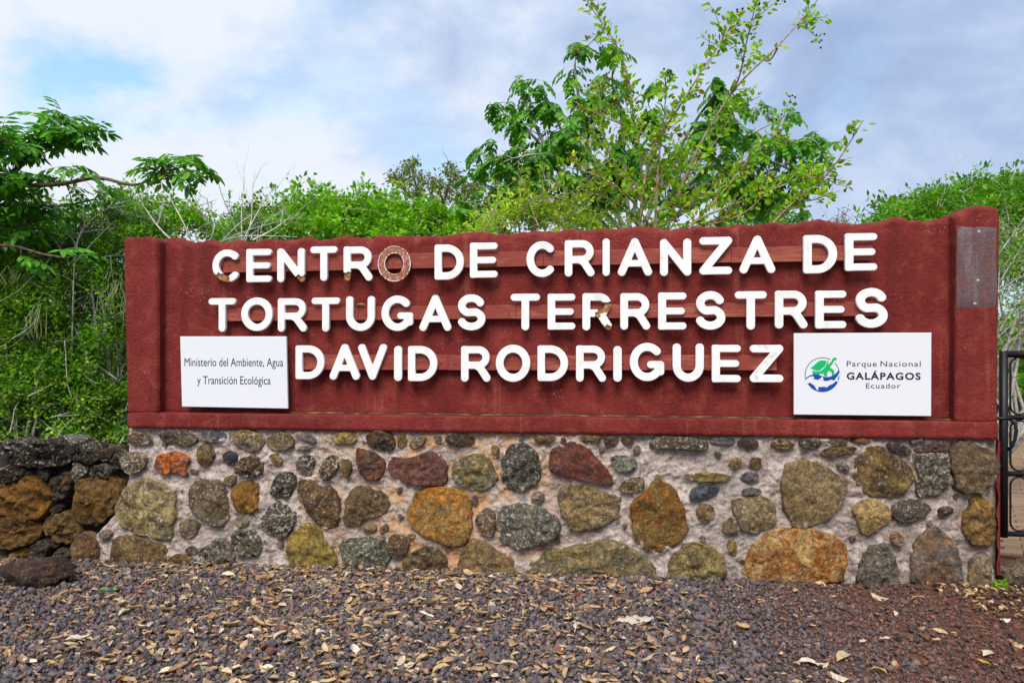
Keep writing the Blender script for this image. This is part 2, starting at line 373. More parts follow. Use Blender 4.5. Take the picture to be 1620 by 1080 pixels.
# --- stones traced on the base: zoomed crop origin (px), polygon in crop pixels, colour, tint, lichen, porous
Z4 = (0, 640, 3.376); Z5 = (400, 660, 3.857); Z6 = (800, 660, 3.857); Z7 = (1200, 660, 3.857)
BR = (.13, .075, .035); DK = (.055, .042, .034); OL = (.23, .165, .07); GY = (.20, .160, .120); OC = (.32, .17, .035); YL = (.40, .29, .09)
RD = (.24, .065, .035); PU = (.13, .07, .065); SL = (.085, .095, .12); TN = (.33, .24, .12); DG = (.105, .09, .068); OR = (.45, .17, .03); PG = (.27, .23, .19)
ST = [
 (Z4,[855,165,900,135,980,135,1040,170,1045,205,990,218,915,212,860,190],BR,DG,.5,.3),
 (Z4,[1060,150,1130,140,1200,150,1210,190,1140,200,1070,190],SL,PG,.3,0),
 (Z4,[1225,150,1290,130,1370,150,1410,190,1390,235,1330,250,1270,215,1230,180],OL,GY,.6,.3),
 (Z4,[680,170,730,140,790,165,800,205,740,215,690,205],PG,BR,.5,.2),
 (Z4,[640,275,700,255,770,265,780,320,720,375,660,355],GY,BR,.9,.2),
 (Z4,[820,315,850,270,900,262,960,250,1010,285,990,330,1000,380,930,350,880,370,830,345],(.14,.09,.11),(.62,.20,.05),.05,.1),
 (Z4,[1045,240,1090,207,1135,230,1143,280,1100,330,1060,310],BR,OL,.3,.8),
 (Z4,[1185,265,1225,243,1268,270,1262,310,1230,330,1190,300],(.035,.035,.045),(.06,.06,.08),.1,.1),
 (Z4,[1262,310,1320,275,1385,280,1412,330,1380,380,1300,385,1262,350],DK,BR,.6,1),
 (Z4,[650,480,700,425,790,405,870,450,940,480,920,590,915,720,850,710,740,690,650,640,620,580],(.12,.085,.045),(.42,.33,.13),.75,.5),
 (Z4,[1025,420,1080,405,1130,400,1190,420,1205,500,1215,560,1210,620,1160,655,1110,610,1020,580,1010,500],GY,BR,.55,.6),
 (Z4,[1190,390,1240,375,1262,405,1240,435,1205,425],OL,GY,.4,.2),
 (Z4,[1255,430,1310,410,1380,430,1385,500,1370,560,1320,588,1265,555,1237,490],(.20,.11,.04),OC,.2,.5),
 (Z4,[960,620,1020,610,1058,640,1050,690,1000,720,960,690],OL,GY,.4,.4),
 (Z4,[1255,600,1310,590,1330,640,1290,655,1255,640],OL,PG,.2,.1),
 (Z4,[600,740,650,705,720,700,800,735,870,760,880,815,870,870,590,870],BR,OL,.3,.2),
 (Z4,[395,720,440,690,490,710,515,770,505,860,420,860,385,780],(.22,.13,.05),BR,.35,.4),
 (Z4,[1240,690,1290,660,1360,680,1395,740,1380,800,1300,810,1250,780],DG,GY,.75,1),
 (Z4,[1060,790,1120,740,1180,720,1240,770,1250,850,1160,865,1080,850],DG,GY,.7,1),
 (Z4,[985,770,1030,750,1060,780,1030,805,990,800],GY,PU,.4,.5),
 (Z4,[520,690,560,665,600,690,570,715,530,715],PU,PG,.3,.2),
 (Z4,[880,830,960,790,1040,830,1040,870,890,870],BR,OL,.3,.2),
 (Z5,[75,140,120,95,210,95,245,130,240,180,180,205,110,195],OL,GY,.5,.3),
 (Z5,[260,100,340,95,395,140,370,158,320,140,262,122],DG,PG,.3,.2),
 (Z5,[480,125,540,90,620,95,635,140,570,165,510,160],YL,OL,.4,.4),
 (Z5,[692,120,735,82,800,85,855,120,860,175,820,207,740,185,695,150],DK,BR,.3,1),
 (Z5,[880,115,930,105,940,160,905,190,880,160],OL,BR,.3,.3),
 (Z5,[955,150,1010,110,1060,115,1045,160,985,195,955,180],OL,PG,.4,.3),
 (Z5,[1105,115,1150,112,1160,150,1125,165,1105,145],SL,GY,.1,0),
 (Z5,[1180,115,1240,100,1320,105,1350,150,1300,180,1220,175,1185,145],BR,DK,.3,.6),
 (Z5,[1450,180,1480,165,1508,200,1500,245,1465,245],BR,TN,.1,.3),
 (Z5,[95,230,150,215,180,260,175,300,130,290,100,260],BR,OL,.4,.2),
 (Z5,[270,180,330,170,355,190,310,205],GY,PG,.2,.1),
 (Z5,[265,265,310,230,370,240,375,290,350,335,350,365,290,335,262,300],DK,PU,1.0,.5),
 (Z5,[408,320,430,260,490,228,520,260,520,300,480,360,440,393,412,350],DK,BR,1.0,.5),
 (Z5,[530,250,600,255,605,310,575,380,545,330,528,300],BR,OL,.3,.3),
 (Z5,[628,200,670,195,760,230,800,270,795,335,760,378,690,378,650,330,630,260],(.19,.07,.04),(.10,.055,.045),.3,.3),
 (Z5,[835,290,870,245,950,250,1010,235,1090,215,1145,265,1170,320,1180,412,1050,412,960,405,870,365,835,320],(.14,.075,.06),(.22,.095,.07),.1,.5),
 (Z5,[1210,330,1270,245,1370,228,1430,240,1460,310,1500,400,1420,435,1330,450,1260,400],(.25,.19,.07),(.17,.145,.095),.45,.5),
 (Z5,[110,420,150,345,210,332,265,380,240,440,210,490,120,480],DK,(.08,.07,.05),.7,1),
 (Z5,[280,440,310,390,370,390,400,435,470,430,520,480,525,560,510,640,480,678,400,650,340,600,310,530,280,500],(.19,.11,.045),(.085,.055,.04),.5,.6),
 (Z5,[565,540,590,460,650,420,700,440,800,470,830,530,800,600,700,600,640,660,580,665,562,600],(.11,.08,.045),(.20,.135,.06),.35,.6),
 (Z5,[945,560,990,490,1070,440,1160,435,1250,450,1310,500,1330,600,1320,700,1270,790,1180,770,1080,720,1000,690,950,630],(.44,.19,.035),(.30,.20,.07),.3,.4),
 (Z5,[45,640,90,560,150,515,210,550,265,600,230,680,180,740,100,710,50,670],DK,DG,.95,.7),
 (Z5,[205,780,260,690,320,655,390,680,430,740,470,810,490,890,470,960,300,960,210,900],(.36,.26,.06),(.25,.19,.07),.15,1),
 (Z5,[530,780,560,740,640,745,720,730,800,740,830,800,820,890,760,935,660,945,600,910,535,830],DG,(.15,.155,.11),.8,1),
 (Z5,[675,660,740,640,755,690,700,715,675,700],OL,GY,.4,.2),
 (Z5,[770,670,820,645,835,690,790,712,770,700],OL,GY,.3,.2),
 (Z5,[830,740,880,710,950,750,945,810,900,860,840,850,825,790],(.12,.085,.055),BR,.5,.4),
 (Z5,[920,880,990,820,1060,780,1140,820,1180,890,1190,960,1040,975,930,960],(.15,.12,.06),BR,.4,.9),
 (Z5,[930,720,1000,710,970,755,935,745],BR,TN,.2,.1),
 (Z5,[1265,880,1290,800,1345,740,1420,770,1510,840,1580,870,1600,970,1440,985,1265,985],(.29,.19,.075),(.23,.17,.09),.15,.15),
 (Z5,[1355,630,1400,570,1450,560,1480,610,1475,700,1450,730,1400,700,1365,665],GY,BR,.6,.5),
 (Z6,[-15,250,20,190,80,170,150,190,185,230,210,300,205,370,150,420,80,445,10,430,-20,380],(.13,.12,.095),(.07,.06,.05),.55,1),
 (Z6,[285,210,380,165,440,155,510,210,560,270,610,310,650,405,600,410,500,375,380,368,290,340,278,290],(.21,.060,.032),(.13,.055,.045),.2,.4),
 (Z6,[165,130,240,110,310,120,280,150,200,165],BR,OL,.4,.3),
 (Z6,[325,130,360,120,372,155,345,170,328,155],RD,BR,.1,.1),
 (Z6,[430,120,520,105,590,120,560,150,450,150],OL,BR,.4,.3),
 (Z6,[600,120,690,115,680,170,620,190,600,160],BR,DG,.3,.4),
 (Z6,[705,125,780,120,780,160,740,172,710,150],DK,BR,.3,.4),
 (Z6,[885,160,930,120,1050,118,1160,125,1230,150,1230,195,1120,200,1000,185,920,195],(.11,.075,.05),DG,.6,.3),
 (Z6,[1240,130,1280,120,1390,130,1400,155,1340,172,1260,155],SL,GY,.3,0),
 (Z6,[1415,140,1500,130,1550,150,1540,185,1480,190,1420,170],BR,DK,.2,.4),
 (Z6,[640,250,690,230,770,245,800,280,780,320,710,340,650,300],(.13,.15,.15),(.19,.17,.10),.5,.3),
 (Z6,[690,425,740,380,800,365,845,390,840,435,780,463,710,455],DK,OL,.7,.6),
 (Z6,[-10,560,60,535,180,540,250,590,320,640,310,720,230,770,110,795,0,780,-40,720,-45,620],(.17,.145,.105),(.12,.11,.09),.7,.5),
 (Z6,[335,460,400,415,480,420,560,460,640,480,700,500,690,600,620,650,520,680,430,685,380,630,345,570],(.29,.20,.075),(.20,.15,.095),.5,.6),
 (Z6,[155,470,210,450,245,490,200,525,155,510],GY,PG,.4,.2),
 (Z6,[775,540,830,480,880,430,930,355,950,410,1010,440,1060,500,1075,570,1105,640,1080,720,1000,790,900,820,840,790,790,690,775,620],(.27,.115,.022),(.21,.145,.05),.3,.5),
 (Z6,[1095,345,1150,345,1250,340,1340,345,1380,375,1280,392,1170,388,1110,370],(.28,.22,.05),OL,.2,.2),
 (Z6,[1360,280,1400,245,1445,250,1430,300,1380,315],OL,YL,.2,.3),
 (Z6,[1490,250,1555,240,1560,290,1530,318,1492,300],BR,OL,.1,.3),
 (Z6,[1435,360,1480,335,1545,345,1545,390,1480,395,1440,385],(.08,.09,.13),GY,.3,.1),
 (Z6,[1130,460,1170,420,1260,415,1310,430,1280,470,1200,490,1130,512],(.07,.075,.10),(.10,.11,.14),.2,0),
 (Z6,[1430,470,1460,430,1530,430,1580,455,1500,480],(.08,.09,.12),GY,.3,.1),
 (Z6,[1160,580,1200,530,1260,540,1280,590,1230,645,1190,625],(.17,.10,.05),TN,.5,.2),
 (Z6,[1380,510,1470,490,1600,490,1640,560,1640,650,1600,675,1560,680,1520,705,1440,680,1410,600],(.25,.205,.125),(.29,.22,.12),.15,.7),
 (Z6,[1325,640,1370,610,1415,640,1415,700,1370,712,1325,700],GY,OL,.3,.3),
 (Z6,[1000,900,1060,800,1150,770,1250,790,1310,840,1330,900,1330,1000,1150,1010,1000,985],(.31,.235,.09),(.22,.17,.085),.35,1),
 (Z6,[155,900,220,840,340,810,480,785,600,760,740,790,810,860,870,930,890,1010,500,1010,150,1000],(.19,.17,.10),(.25,.19,.08),.4,1),
 (Z6,[1350,760,1400,745,1415,810,1400,860,1360,810],OL,YL,.2,.2),
 (Z7,[75,150,130,125,220,140,215,180,150,195,85,180],OL,BR,.6,.3),
 (Z7,[245,140,300,118,370,125,395,160,350,190,270,190],DK,DG,.5,.3),
 (Z7,[400,140,480,125,550,150,540,168,410,176],OL,GY,.3,.2),
 (Z7,[562,135,620,112,690,120,680,155,592,158],(.23,.10,.04),BR,.2,.2),
 (Z7,[390,205,440,186,560,176,610,194,600,215,500,225,440,245,395,228],(.10,.07,.05),OL,.3,.3),
 (Z7,[780,165,830,150,900,176,945,212,900,235,820,205],(.08,.055,.065),DK,.4,.2),
 (Z7,[925,140,1000,118,1065,128,1010,150,940,168],SL,DG,.3,.1),
 (Z7,[960,195,1050,155,1140,142,1172,175,1150,200,1050,210,962,208],(.14,.075,.065),(.10,.07,.06),.1,.1),
 (Z7,[145,400,170,310,250,270,340,275,420,320,480,360,535,390,530,450,480,560,400,620,330,660,220,665,190,600,160,500],(.29,.21,.09),(.20,.145,.08),.35,.4),
 (Z7,[590,310,640,220,700,180,770,200,840,250,930,310,945,380,900,440,780,490,690,470,620,430,600,370],(.11,.07,.045),(.25,.17,.055),.45,.5),
 (Z7,[480,290,520,275,560,300,540,335,490,320],(.14,.09,.10),GY,.6,.2),
 (Z7,[955,240,1020,218,1155,218,1162,300,1148,420,1100,455,990,480,965,430,985,360,955,290],(.15,.115,.10),DG,.9,.5),
 (Z7,[1180,230,1215,160,1280,150,1350,190,1440,215,1462,300,1440,380,1380,450,1280,460,1215,440,1185,330],(.12,.085,.05),(.18,.13,.07),.25,.5),
 (Z7,[575,560,640,500,740,510,800,560,805,620,740,670,650,725,610,640],(.43,.31,.13),(.33,.22,.10),.2,.3),
 (Z7,[815,560,870,510,960,500,1050,545,1030,590,940,630,870,635,820,600],(.09,.07,.065),DG,.5,.4),
 (Z7,[1085,570,1150,540,1200,560,1150,610,1095,620],DK,GY,.4,.3),
 (Z7,[1255,620,1300,520,1360,480,1420,520,1430,610,1452,740,1350,785,1280,760,1260,690],(.085,.055,.03),(.33,.20,.06),.2,.6),
 (Z7,[-105,1010,-30,850,0,760,80,700,200,685,300,685,400,720,500,770,525,830,500,920,500,1010],(.50,.34,.13),(.30,.11,.022),.5,.4),
 (Z7,[600,1010,640,850,700,790,790,780,830,850,850,940,850,1030,620,1030],DG,(.19,.16,.14),.4,.5),
 (Z7,[930,1040,950,800,990,720,1070,670,1150,720,1210,810,1240,920,1250,1040],(.16,.145,.13),(.22,.13,.07),.15,.0),
 (Z7,[800,720,850,690,890,740,870,790,820,770],(.30,.13,.04),PG,.3,.2),
 (Z7,[1290,900,1330,850,1400,830,1420,900,1410,1040,1290,1040],(.28,.19,.09),GY,.2,.2),
]
def smooth_poly(pts, n=40, it=2):
    p = np.array(pts, float)
    for _ in range(it):
        q = np.roll(p, -1, 0); p = np.stack([.75*p+.25*q, .25*p+.75*q], 1).reshape(-1, 2)
    q = np.vstack([p, p[:1]]); d = np.r_[0, np.cumsum(np.linalg.norm(np.diff(q, axis=0), axis=1))]
    s = np.linspace(0, d[-1], n+1)[:-1]
    return np.stack([np.interp(s, d, q[:, 0]), np.interp(s, d, q[:, 1])], 1)
allp = [np.array([on_wall(Zc[0]+fl[j]/Zc[2], Zc[1]+fl[j+1]/Zc[2], .012) for j in range(0, len(fl), 2)]) for Zc, fl, *_ in ST]
# --- mortar bed of the base
def base_left(v): return float(np.interp(v, [-.1, 0, .12, .3, .5, .75, .95, 1.1], [-.40, -.36, -.30, -.12, -.03, -.02, -.01, .0]))
def mortar_base():
    nu, nv = 860, 150; U = np.linspace(0, 1, nu); Vv = np.linspace(-.10, .958, nv)
    v = []
    UU = np.array([[base_left(b_)+(WLEN-.005-base_left(b_))*a for a in U] for b_ in Vv]); VV = np.repeat(Vv[:, None], nu, 1); SD = np.full(UU.shape, 9.0)
    for q in allp:
        q = q.mean(0)+(smooth_poly(q, 30, 1)-q.mean(0))*1.03; lo = q.min(0)-.07; hi = q.max(0)+.07
        m_ = (UU > lo[0]) & (UU < hi[0]) & (VV > lo[1]) & (VV < hi[1]); x = UU[m_]; y = VV[m_]; dd = np.full(x.shape, 9.0); ins = np.zeros(x.shape, bool)
        for k in range(len(q)):
            ax, ay = q[k]; bx, by = q[(k+1) % len(q)]; ex, ey = bx-ax, by-ay
            tt = np.clip(((x-ax)*ex+(y-ay)*ey)/(ex*ex+ey*ey+1e-12), 0, 1); dd = np.minimum(dd, np.hypot(x-ax-tt*ex, y-ay-tt*ey))
            cr_ = ((ay > y) != (by > y)); xi = ax+ex*(y-ay)/(ey if abs(ey) > 1e-9 else 1e-9); ins ^= cr_ & (x < xi)
        SD[m_] = np.minimum(SD[m_], np.where(ins, -dd, dd))
    for iv, b_ in enumerate(Vv):
        l = base_left(b_)
        for iu, a in enumerate(U):
            u = l+(WLEN-.005-l)*a; sd_ = float(SD[iv, iu])
            e = min(a*14, (1-a)*40, 1); e = math.sqrt(max(0, 1-(1-e)**2))
            w = -.045+.045*e-.012+.020*fbm((u, 0, b_), 6, 4, 3)+.012*fbm((u, 1, b_), 24, 4)
            s_ = sd_+.010+.014*fbm((u, 2, b_), 14, 3, 5)
            w += .012*math.exp(-max(0, s_)/.026) if s_ > 0 else .012-min(.045, -s_*4)
            v.append(loc(u, b_, w))
    f = grid_faces(nu, nv); mb = MB(); mb.add(v, None, f)
    box(mb, (.0, .052, -.1), (WLEN-.008, .42, .955))
    box(mb, (WLEN-.06, .03, -.1), (WLEN-.004, .40, .956))
    return mb.build('mortar_base', M['mortar'], wall, smooth=True)
mort = mortar_base()

def make_stone(poly, H, name, parent, w0=-.03, grow=1.05, back=-.05, rough=1.0, seed=0.0, n=None, lumpy=0.0):
    """poly: outline in (u, v); a domed, broken stone bulging H in front of w = 0"""
    pts = np.array(poly, float)
    if np.sum(pts[:, 0]*np.roll(pts[:, 1], -1)-np.roll(pts[:, 0], -1)*pts[:, 1]) < 0: pts = pts[::-1]
    size = float(np.ptp(pts, axis=0).mean())
    n = n or (44 if size > .2 else 28)
    p = smooth_poly(pts, n, 1); c = p.mean(0); p = c+(p-c)*(grow+(.04 if size > .12 else 0))
    pr = random.Random(seed*13.7+1); planes = []
    for k in range(6):
        an = pr.uniform(0, 2*PI); planes.append((math.cos(an), math.sin(an), pr.uniform(.55, 1.5), pr.uniform(.72, 1.02)))
    rings = [(1.05, back), (1.02, -.012), (1.0, .0), (.97, .48), (.92, .70), (.84, .82), (.73, .90), (.60, .95), (.45, .98), (.30, 1.0), (.15, 1.0)]
    v = []
    for r, hh in rings:
        for q in p:
            u, z = c+(q-c)*r
            f = fbm((u, seed, z), 2.2/size, 3, seed); f2 = fbm((u, seed, z), 8/size, 3, seed+5); rg = abs(fbm((u, seed, z), 4/size, 3, seed+9))
            e = 1+ (.075*f2*rough+.05*f if r > .3 else 0)
            u, z = c+(q-c)*r*e
            cut = min(pb-pa*((u-c[0])*px_+(z-c[1])*pz_)/size for px_, pz_, pa, pb in planes)
            w = hh if hh <= 0 else H*(max(.15, min(hh, cut))*(1+.32*f*rough)-.30*rg*rough*min(1, hh)+.17*f2*rough)+ .003
            if lumpy and hh > 0: w += lumpy*H*fbm((u, 3, z), 6/size, 4, seed+2)
            v.append(loc(u, z, w))
    k = len(rings)
    f = grid_faces(n, k, True)
    f = f[:, ::-1]
    v.append(loc(c[0], c[1], H*(min(1, min(q[3] for q in planes))*1+.3*fbm((c[0], seed, c[1]), 2.2/size, 3, seed)-.3*abs(fbm((c[0], seed, c[1]), 4/size, 3, seed+9)))))
    m = n*k
    f3 = [(m, (k-1)*n+(q+1) % n, (k-1)*n+q) for q in range(n)]
    mb = MB(); mb.add(v, f3, f)
    return mb.build(name, M['stone'], parent, smooth=True)
def dye(o, c1, c2, li, po):
    o.color = (*c1, 1); o['tint'] = [float(x) for x in c2]; o['lichen'] = float(li); o['porous'] = float(po)
    return o
for i, (Zc, fl, c1, c2, li, po) in enumerate(ST):
    ox, oy, k = Zc
    poly = [on_wall(ox+fl[j]/k, oy+fl[j+1]/k, .012) for j in range(0, len(fl), 2)]
    sz = float(np.ptp(np.array(poly), axis=0).mean())
    o = make_stone(poly, min(.046, .19*sz)+.012, 'stone', mort, seed=i*1.7, rough=1.15 if po > .4 else .85, lumpy=.35 if po > .8 else 0)
    dye(o, c1, c2, li, po)
# small chips of stone bedded in the mortar between the big ones
def inside(p, q, pad):
    c = q.mean(0); qq = c+(q-c)*(1+pad/np.maximum(.02, np.linalg.norm(q-c, axis=1)))[:, None]
    x, y = p; r = False; n = len(qq); j = n-1
    for a in range(n):
        if (qq[a, 1] > y) != (qq[j, 1] > y) and x < (qq[j, 0]-qq[a, 0])*(y-qq[a, 1])/(qq[j, 1]-qq[a, 1])+qq[a, 0]: r = not r
        j = a
    return r
chips = []; tries = 0
while len(chips) < 20 and tries < 6000:
    tries += 1
    p = (random.uniform(.1, WLEN-.1), random.uniform(.05, .93)); r = random.uniform(.014, .032)
    if any(inside(p, q, r+.008) for q in allp): continue
    if any(math.hypot(p[0]-a, p[1]-b) < r+s+.05 for a, b, s in chips): continue
    chips.append((*p, r))
    ph = random.uniform(0, PI); el = random.uniform(.55, 1)
    poly = []
    for a in range(7):
        an = a/7*2*PI; rr = r*random.uniform(.8, 1.2); x, y = rr*math.cos(an), rr*el*math.sin(an)
        poly.append((p[0]+x*math.cos(ph)-y*math.sin(ph), p[1]+x*math.sin(ph)+y*math.cos(ph)))
    o = make_stone(poly, .010, 'stone', mort, seed=300+len(chips), n=14)
    c1, c2 = random.choice([(GY, PG), (BR, GY), (PU, GY), (DG, PG), (TN, PG), (SL, GY)]); dye(o, c1, c2, .3, .2)

# --- ledge (band) between base and panel
def sweep_box(u0, u1, w0, w1, v0, v1, name, mat, parent, rnd=.012, amp=.004, top=None, nu=None, seed=0.0, ntop=6, nfront=14, topamp=0.0, toprad=None, taper=None):
    """closed rounded prism along u with noisy plaster surface; top(u) gives the height of the top edge"""
    nu = nu or max(8, int((u1-u0)/.02)); us = np.linspace(u0, u1, nu); tr = toprad or rnd
    prof = []   # (w-fraction type, v-fraction)
    vs = []
    for iu, u in enumerate(us):
        vt = top(u) if top else v1
        pr = []
        for k in range(nfront): pr.append((w1, v0+(vt-tr-v0)*k/(nfront-1), 0))
        for k in range(1, ntop+1):
            a = k/ntop*PI/2; pr.append((w1-tr+tr*math.cos(a), vt-tr+tr*math.sin(a), 1))
        pr.append(((w0+w1)/2, vt+ (0.004 if toprad else 0), 1))
        for k in range(0, ntop+1):
            a = PI/2+k/ntop*PI/2; pr.append((w0+tr+tr*math.cos(a), vt-tr+tr*math.sin(a), 1))
        pr.append((w0, v0, 0))
        e = min(u-u0, u1-u)
        for (w, v, tp) in pr:
            nz = fbm((u, w, v), 7, 3, seed)*amp+fbm((u, w, v), 26, 2, seed)*amp*.5
            if tp and topamp: nz += topamp*fbm((u, w, v), 11, 3, seed+4)
            rr = 0 if e >= rnd else rnd-math.sqrt(max(0, rnd**2-(rnd-e)**2))
            ww = w-rr*(1 if w > (w0+w1)/2 else -1) + (nz if w > (w0+w1)/2 else -nz)
            vv = v-(rr if tp else 0)+(nz if tp else 0)
            uu = u
            if taper: uu = u+taper(u, v)
            vs.append(loc(uu+ (nz*.6 if 0 < iu < nu-1 else fbm((w*3, v, u), 9, 3, seed)*amp), vv, ww))
    m = len(vs)//nu; mb = MB()
    mb.add(vs, None, grid_faces(m, nu, True)[:, ::-1])
    a = np.array(vs); c0 = a[:m].mean(0); c1 = a[-m:].mean(0)
    mb2 = [c0, c1]
    mb.add(mb2+list(vs[:m])+list(vs[-m:]), [(0, 2+(q+1) % m, 2+q) for q in range(m)]+[(1, 2+m+q, 2+m+(q+1) % m) for q in range(m)])
    return mb.build(name, mat, parent, smooth=True)
def interp_px(tab, w):
    uv = [on_wall(x, y, w) for x, y in tab]; return [a for a, _ in uv], [b for _, b in uv]
# ledge: front face w=.02, from v of photo y 652-678 (left) to 668-692 (right)
lt = interp_px([(203, 652), (700, 658), (1100, 663), (1579, 668)], .02)
lb = interp_px([(203, 678), (700, 684), (1100, 688), (1579, 694)], .02)
LEDT = float(np.mean(lt[1])); LEDB = float(np.mean(lb[1]))
ul = on_wall(201, 665, .02)[0]; ur = on_wall(1580, 680, .02)[0]
ledge = sweep_box(ul, ur, -.42, .022, LEDB, LEDT, 'ledge', M['red'], wall, rnd=.008, amp=.0035, nu=300, nfront=5, ntop=3, seed=2)
# --- panel with its lumpy top
tp = [(248,381),(262,376),(275,376),(290,381),(305,385),(322,381),(335,379),(350,383),(362,381),(375,378),(395,382),(412,380),(432,377),(450,381),(466,378),(486,375),(505,379),(525,377),(548,373),(565,376),(585,375),(604,372),(628,373),(650,371),(668,373),(690,372),(712,371),(735,370),(760,367),(790,369),(820,368),(850,365),(880,367),(905,363),(930,364),(960,361),(985,361),(1005,358),(1030,357),(1050,361),(1075,362),(1100,359),(1130,358),(1160,355),(1190,356),(1220,352),(1250,353),(1275,349),(1298,347),(1320,352),(1345,354),(1370,352),(1395,350),(1412,344),(1430,342),(1448,346),(1462,350),(1480,347),(1500,344),(1512,342)]
tu, tv = interp_px(tp, -.12)
def panel_top(u): return float(np.interp(u, tu, tv))+.004*fbm((u, 0, 0), 30, 2)
panel = sweep_box(on_wall(246, 500, -.1)[0], on_wall(1512, 500, -.1)[0]+.03, -.34, -.10, LEDT-.01, 2.3, 'panel', M['red'], wall, rnd=.02, amp=.005, top=panel_top, nu=420, nfront=40, ntop=7, topamp=.012, toprad=.05, seed=7)
# --- pillars
a0 = on_wall(199, 640, 0)[0]; a1 = on_wall(249, 500, 0)[0]
ptl = interp_px([(199, 381), (206, 377), (225, 376), (243, 375), (252, 377), (262, 380)], -.05)
pillarL = sweep_box(a0, a1, -.40, -.004, LEDT-.01, 2.3, 'pillar', M['red'], wall, rnd=.026, amp=.004, top=lambda u: float(np.interp(u, *ptl)), nu=28, nfront=40, topamp=.006, toprad=.02, seed=11, taper=lambda u, v: -.022*(v-1.05) if u < a0+.1 else 0)
b0 = on_wall(1513, 500, 0)[0]; b1 = on_wall(1579.5, 600, 0)[0]
ptr = interp_px([(1505, 341), (1518, 334), (1530, 328), (1545, 326), (1562, 328), (1573, 332), (1580, 338), (1586, 346)], -.05)
pillarR = sweep_box(b0, b1, -.40, -.004, LEDT-.01, 2.4, 'pillar', M['red'], wall, rnd=.018, amp=.004, top=lambda u: float(np.interp(u, *ptr)), nu=30, nfront=44, topamp=.008, toprad=.045, seed=17, taper=lambda u, v: .010*(v-1.05) if u > b1-.1 else 0)
tag(pillarR, 'wide end pillar with a grey unpainted patch')
# grey bare patch on the pillar
def m_bare():
    m, t, b, o = new_mat('bare_plaster'); c = objco(t)
    n1 = t.noise(t.scale(c, (14, 14, 1.6)), 1.0, 4, .6); n2 = t.noise(c, 60, 6, .7)
    col = t.mix(t.step(n1, .42, .66), (.13, .075, .08), (.19, .145, .15))
    col = t.mix(t.math('MULTIPLY', t.step(t.noise(c, 9, 4, .6), .5, .68), .6), col, (.20, .06, .045))
    col = t.mix(t.math('MULTIPLY', t.step(n2, .45, .65), .65), col, (.065, .035, .038))
    col = t.mix(t.math('MULTIPLY', t.step(t.noise(c, 120, 3, .7), .55, .7), .5), col, (.30, .25, .24))
    t.link(col, b.inputs['Base Color']); b.inputs['Roughness'].default_value = .85
    bump(t, b, t.noise(c, 110, 4, .7), .008, 1.0); return m
M['bare'] = m_bare()
def patch():
    q = [on_wall(1514.5, 357, .004), on_wall(1579, 358, .004), on_wall(1578, 488, .004), on_wall(1514, 488, .004)]
    n = 16; v = []
    for j in range(n):
        for i in range(n):
            a, b = i/(n-1), j/(n-1)
            top_ = np.array(q[0])*(1-a)+np.array(q[1])*a; bot = np.array(q[3])*(1-a)+np.array(q[2])*a
            p = bot*(1-b)+top_*b
            ed = min(i, j, n-1-i, n-1-j) == 0
            v.append(loc(p[0], p[1], .0045 if not ed else -.006))
    mb = MB(); mb.add(v, None, grid_faces(n, n)); mb.build('bare_patch', M['bare'], wall, smooth=True)
    for (x, y) in ((1549, 366), (1547.5, 443), (1542.5, 480)):
        u, vv = on_wall(x, y, .006); mb = MB()
        for r, ww, m_ in ((.0085, .0052, 8),):
            ring = [loc(u+r*math.cos(a*2*PI/8), vv+r*math.sin(a*2*PI/8)*.8, ww) for a in range(8)]
            inn = [loc(u+r*.55*math.cos(a*2*PI/8), vv+r*.55*math.sin(a*2*PI/8)*.8, ww+.001) for a in range(8)]
            mb.add(ring+inn, None, [(a, (a+1) % 8, 8+(a+1) % 8, 8+a) for a in range(8)])
        mb.build('screw_hole', M['hole'], wall)
M['hole'] = m_plain('hole_filler', (.75, .73, .70), .8)
patch()
# maroon paint run over the end of the base beside the gate
mb = MB(); vs = []
for k in range(24):
    v_ = .10+k/23*.84; x0 = WLEN-.010-.006*math.sin(k*1.3)-.006*random.random()
    vs += [loc(x0, v_, .012), loc(WLEN+.004, v_, .010), loc(WLEN+.004, v_, -.39)]
mb.add(vs, None, grid_faces(3, 24)); mb.build('paint_run', M['red'], wall, smooth=True)
# pale dirt on the ledge, with the shaded gap under the panel painted dark
def m_dirt_gap():
    m, t, b, o = new_mat('ledge_dirt_gap_shade'); c = objco(t); n = t.noise(t.scale(c, (2.5, 12, 12)), 3, 5, .7)
    t.link(t.ramp(n, [(.40, (.03, .016, .012)), (.54, (.09, .05, .03)), (.62, (.26, .22, .08)), (.75, (.45, .36, .2))]), b.inputs['Base Color']); b.inputs['Roughness'].default_value = .95
    bump(t, b, n, .004, .8); return m
mb = MB(); vs = []; nn = 200
for k in range(nn):
    u = .5+k/(nn-1)*(on_wall(1505, 660, -.1)[0]-.5); d = .014+.010*fbm((u, 0, 0), 6, 3)
    vs += [loc(u, LEDT+.002, -.098+d*2.2), loc(u, LEDT+.007, -.098+d), loc(u, LEDT+.010, -.105)]
mb.add(vs, None, grid_faces(3, nn)); mb.build('dirt_gap_line', m_dirt_gap(), wall, smooth=True)

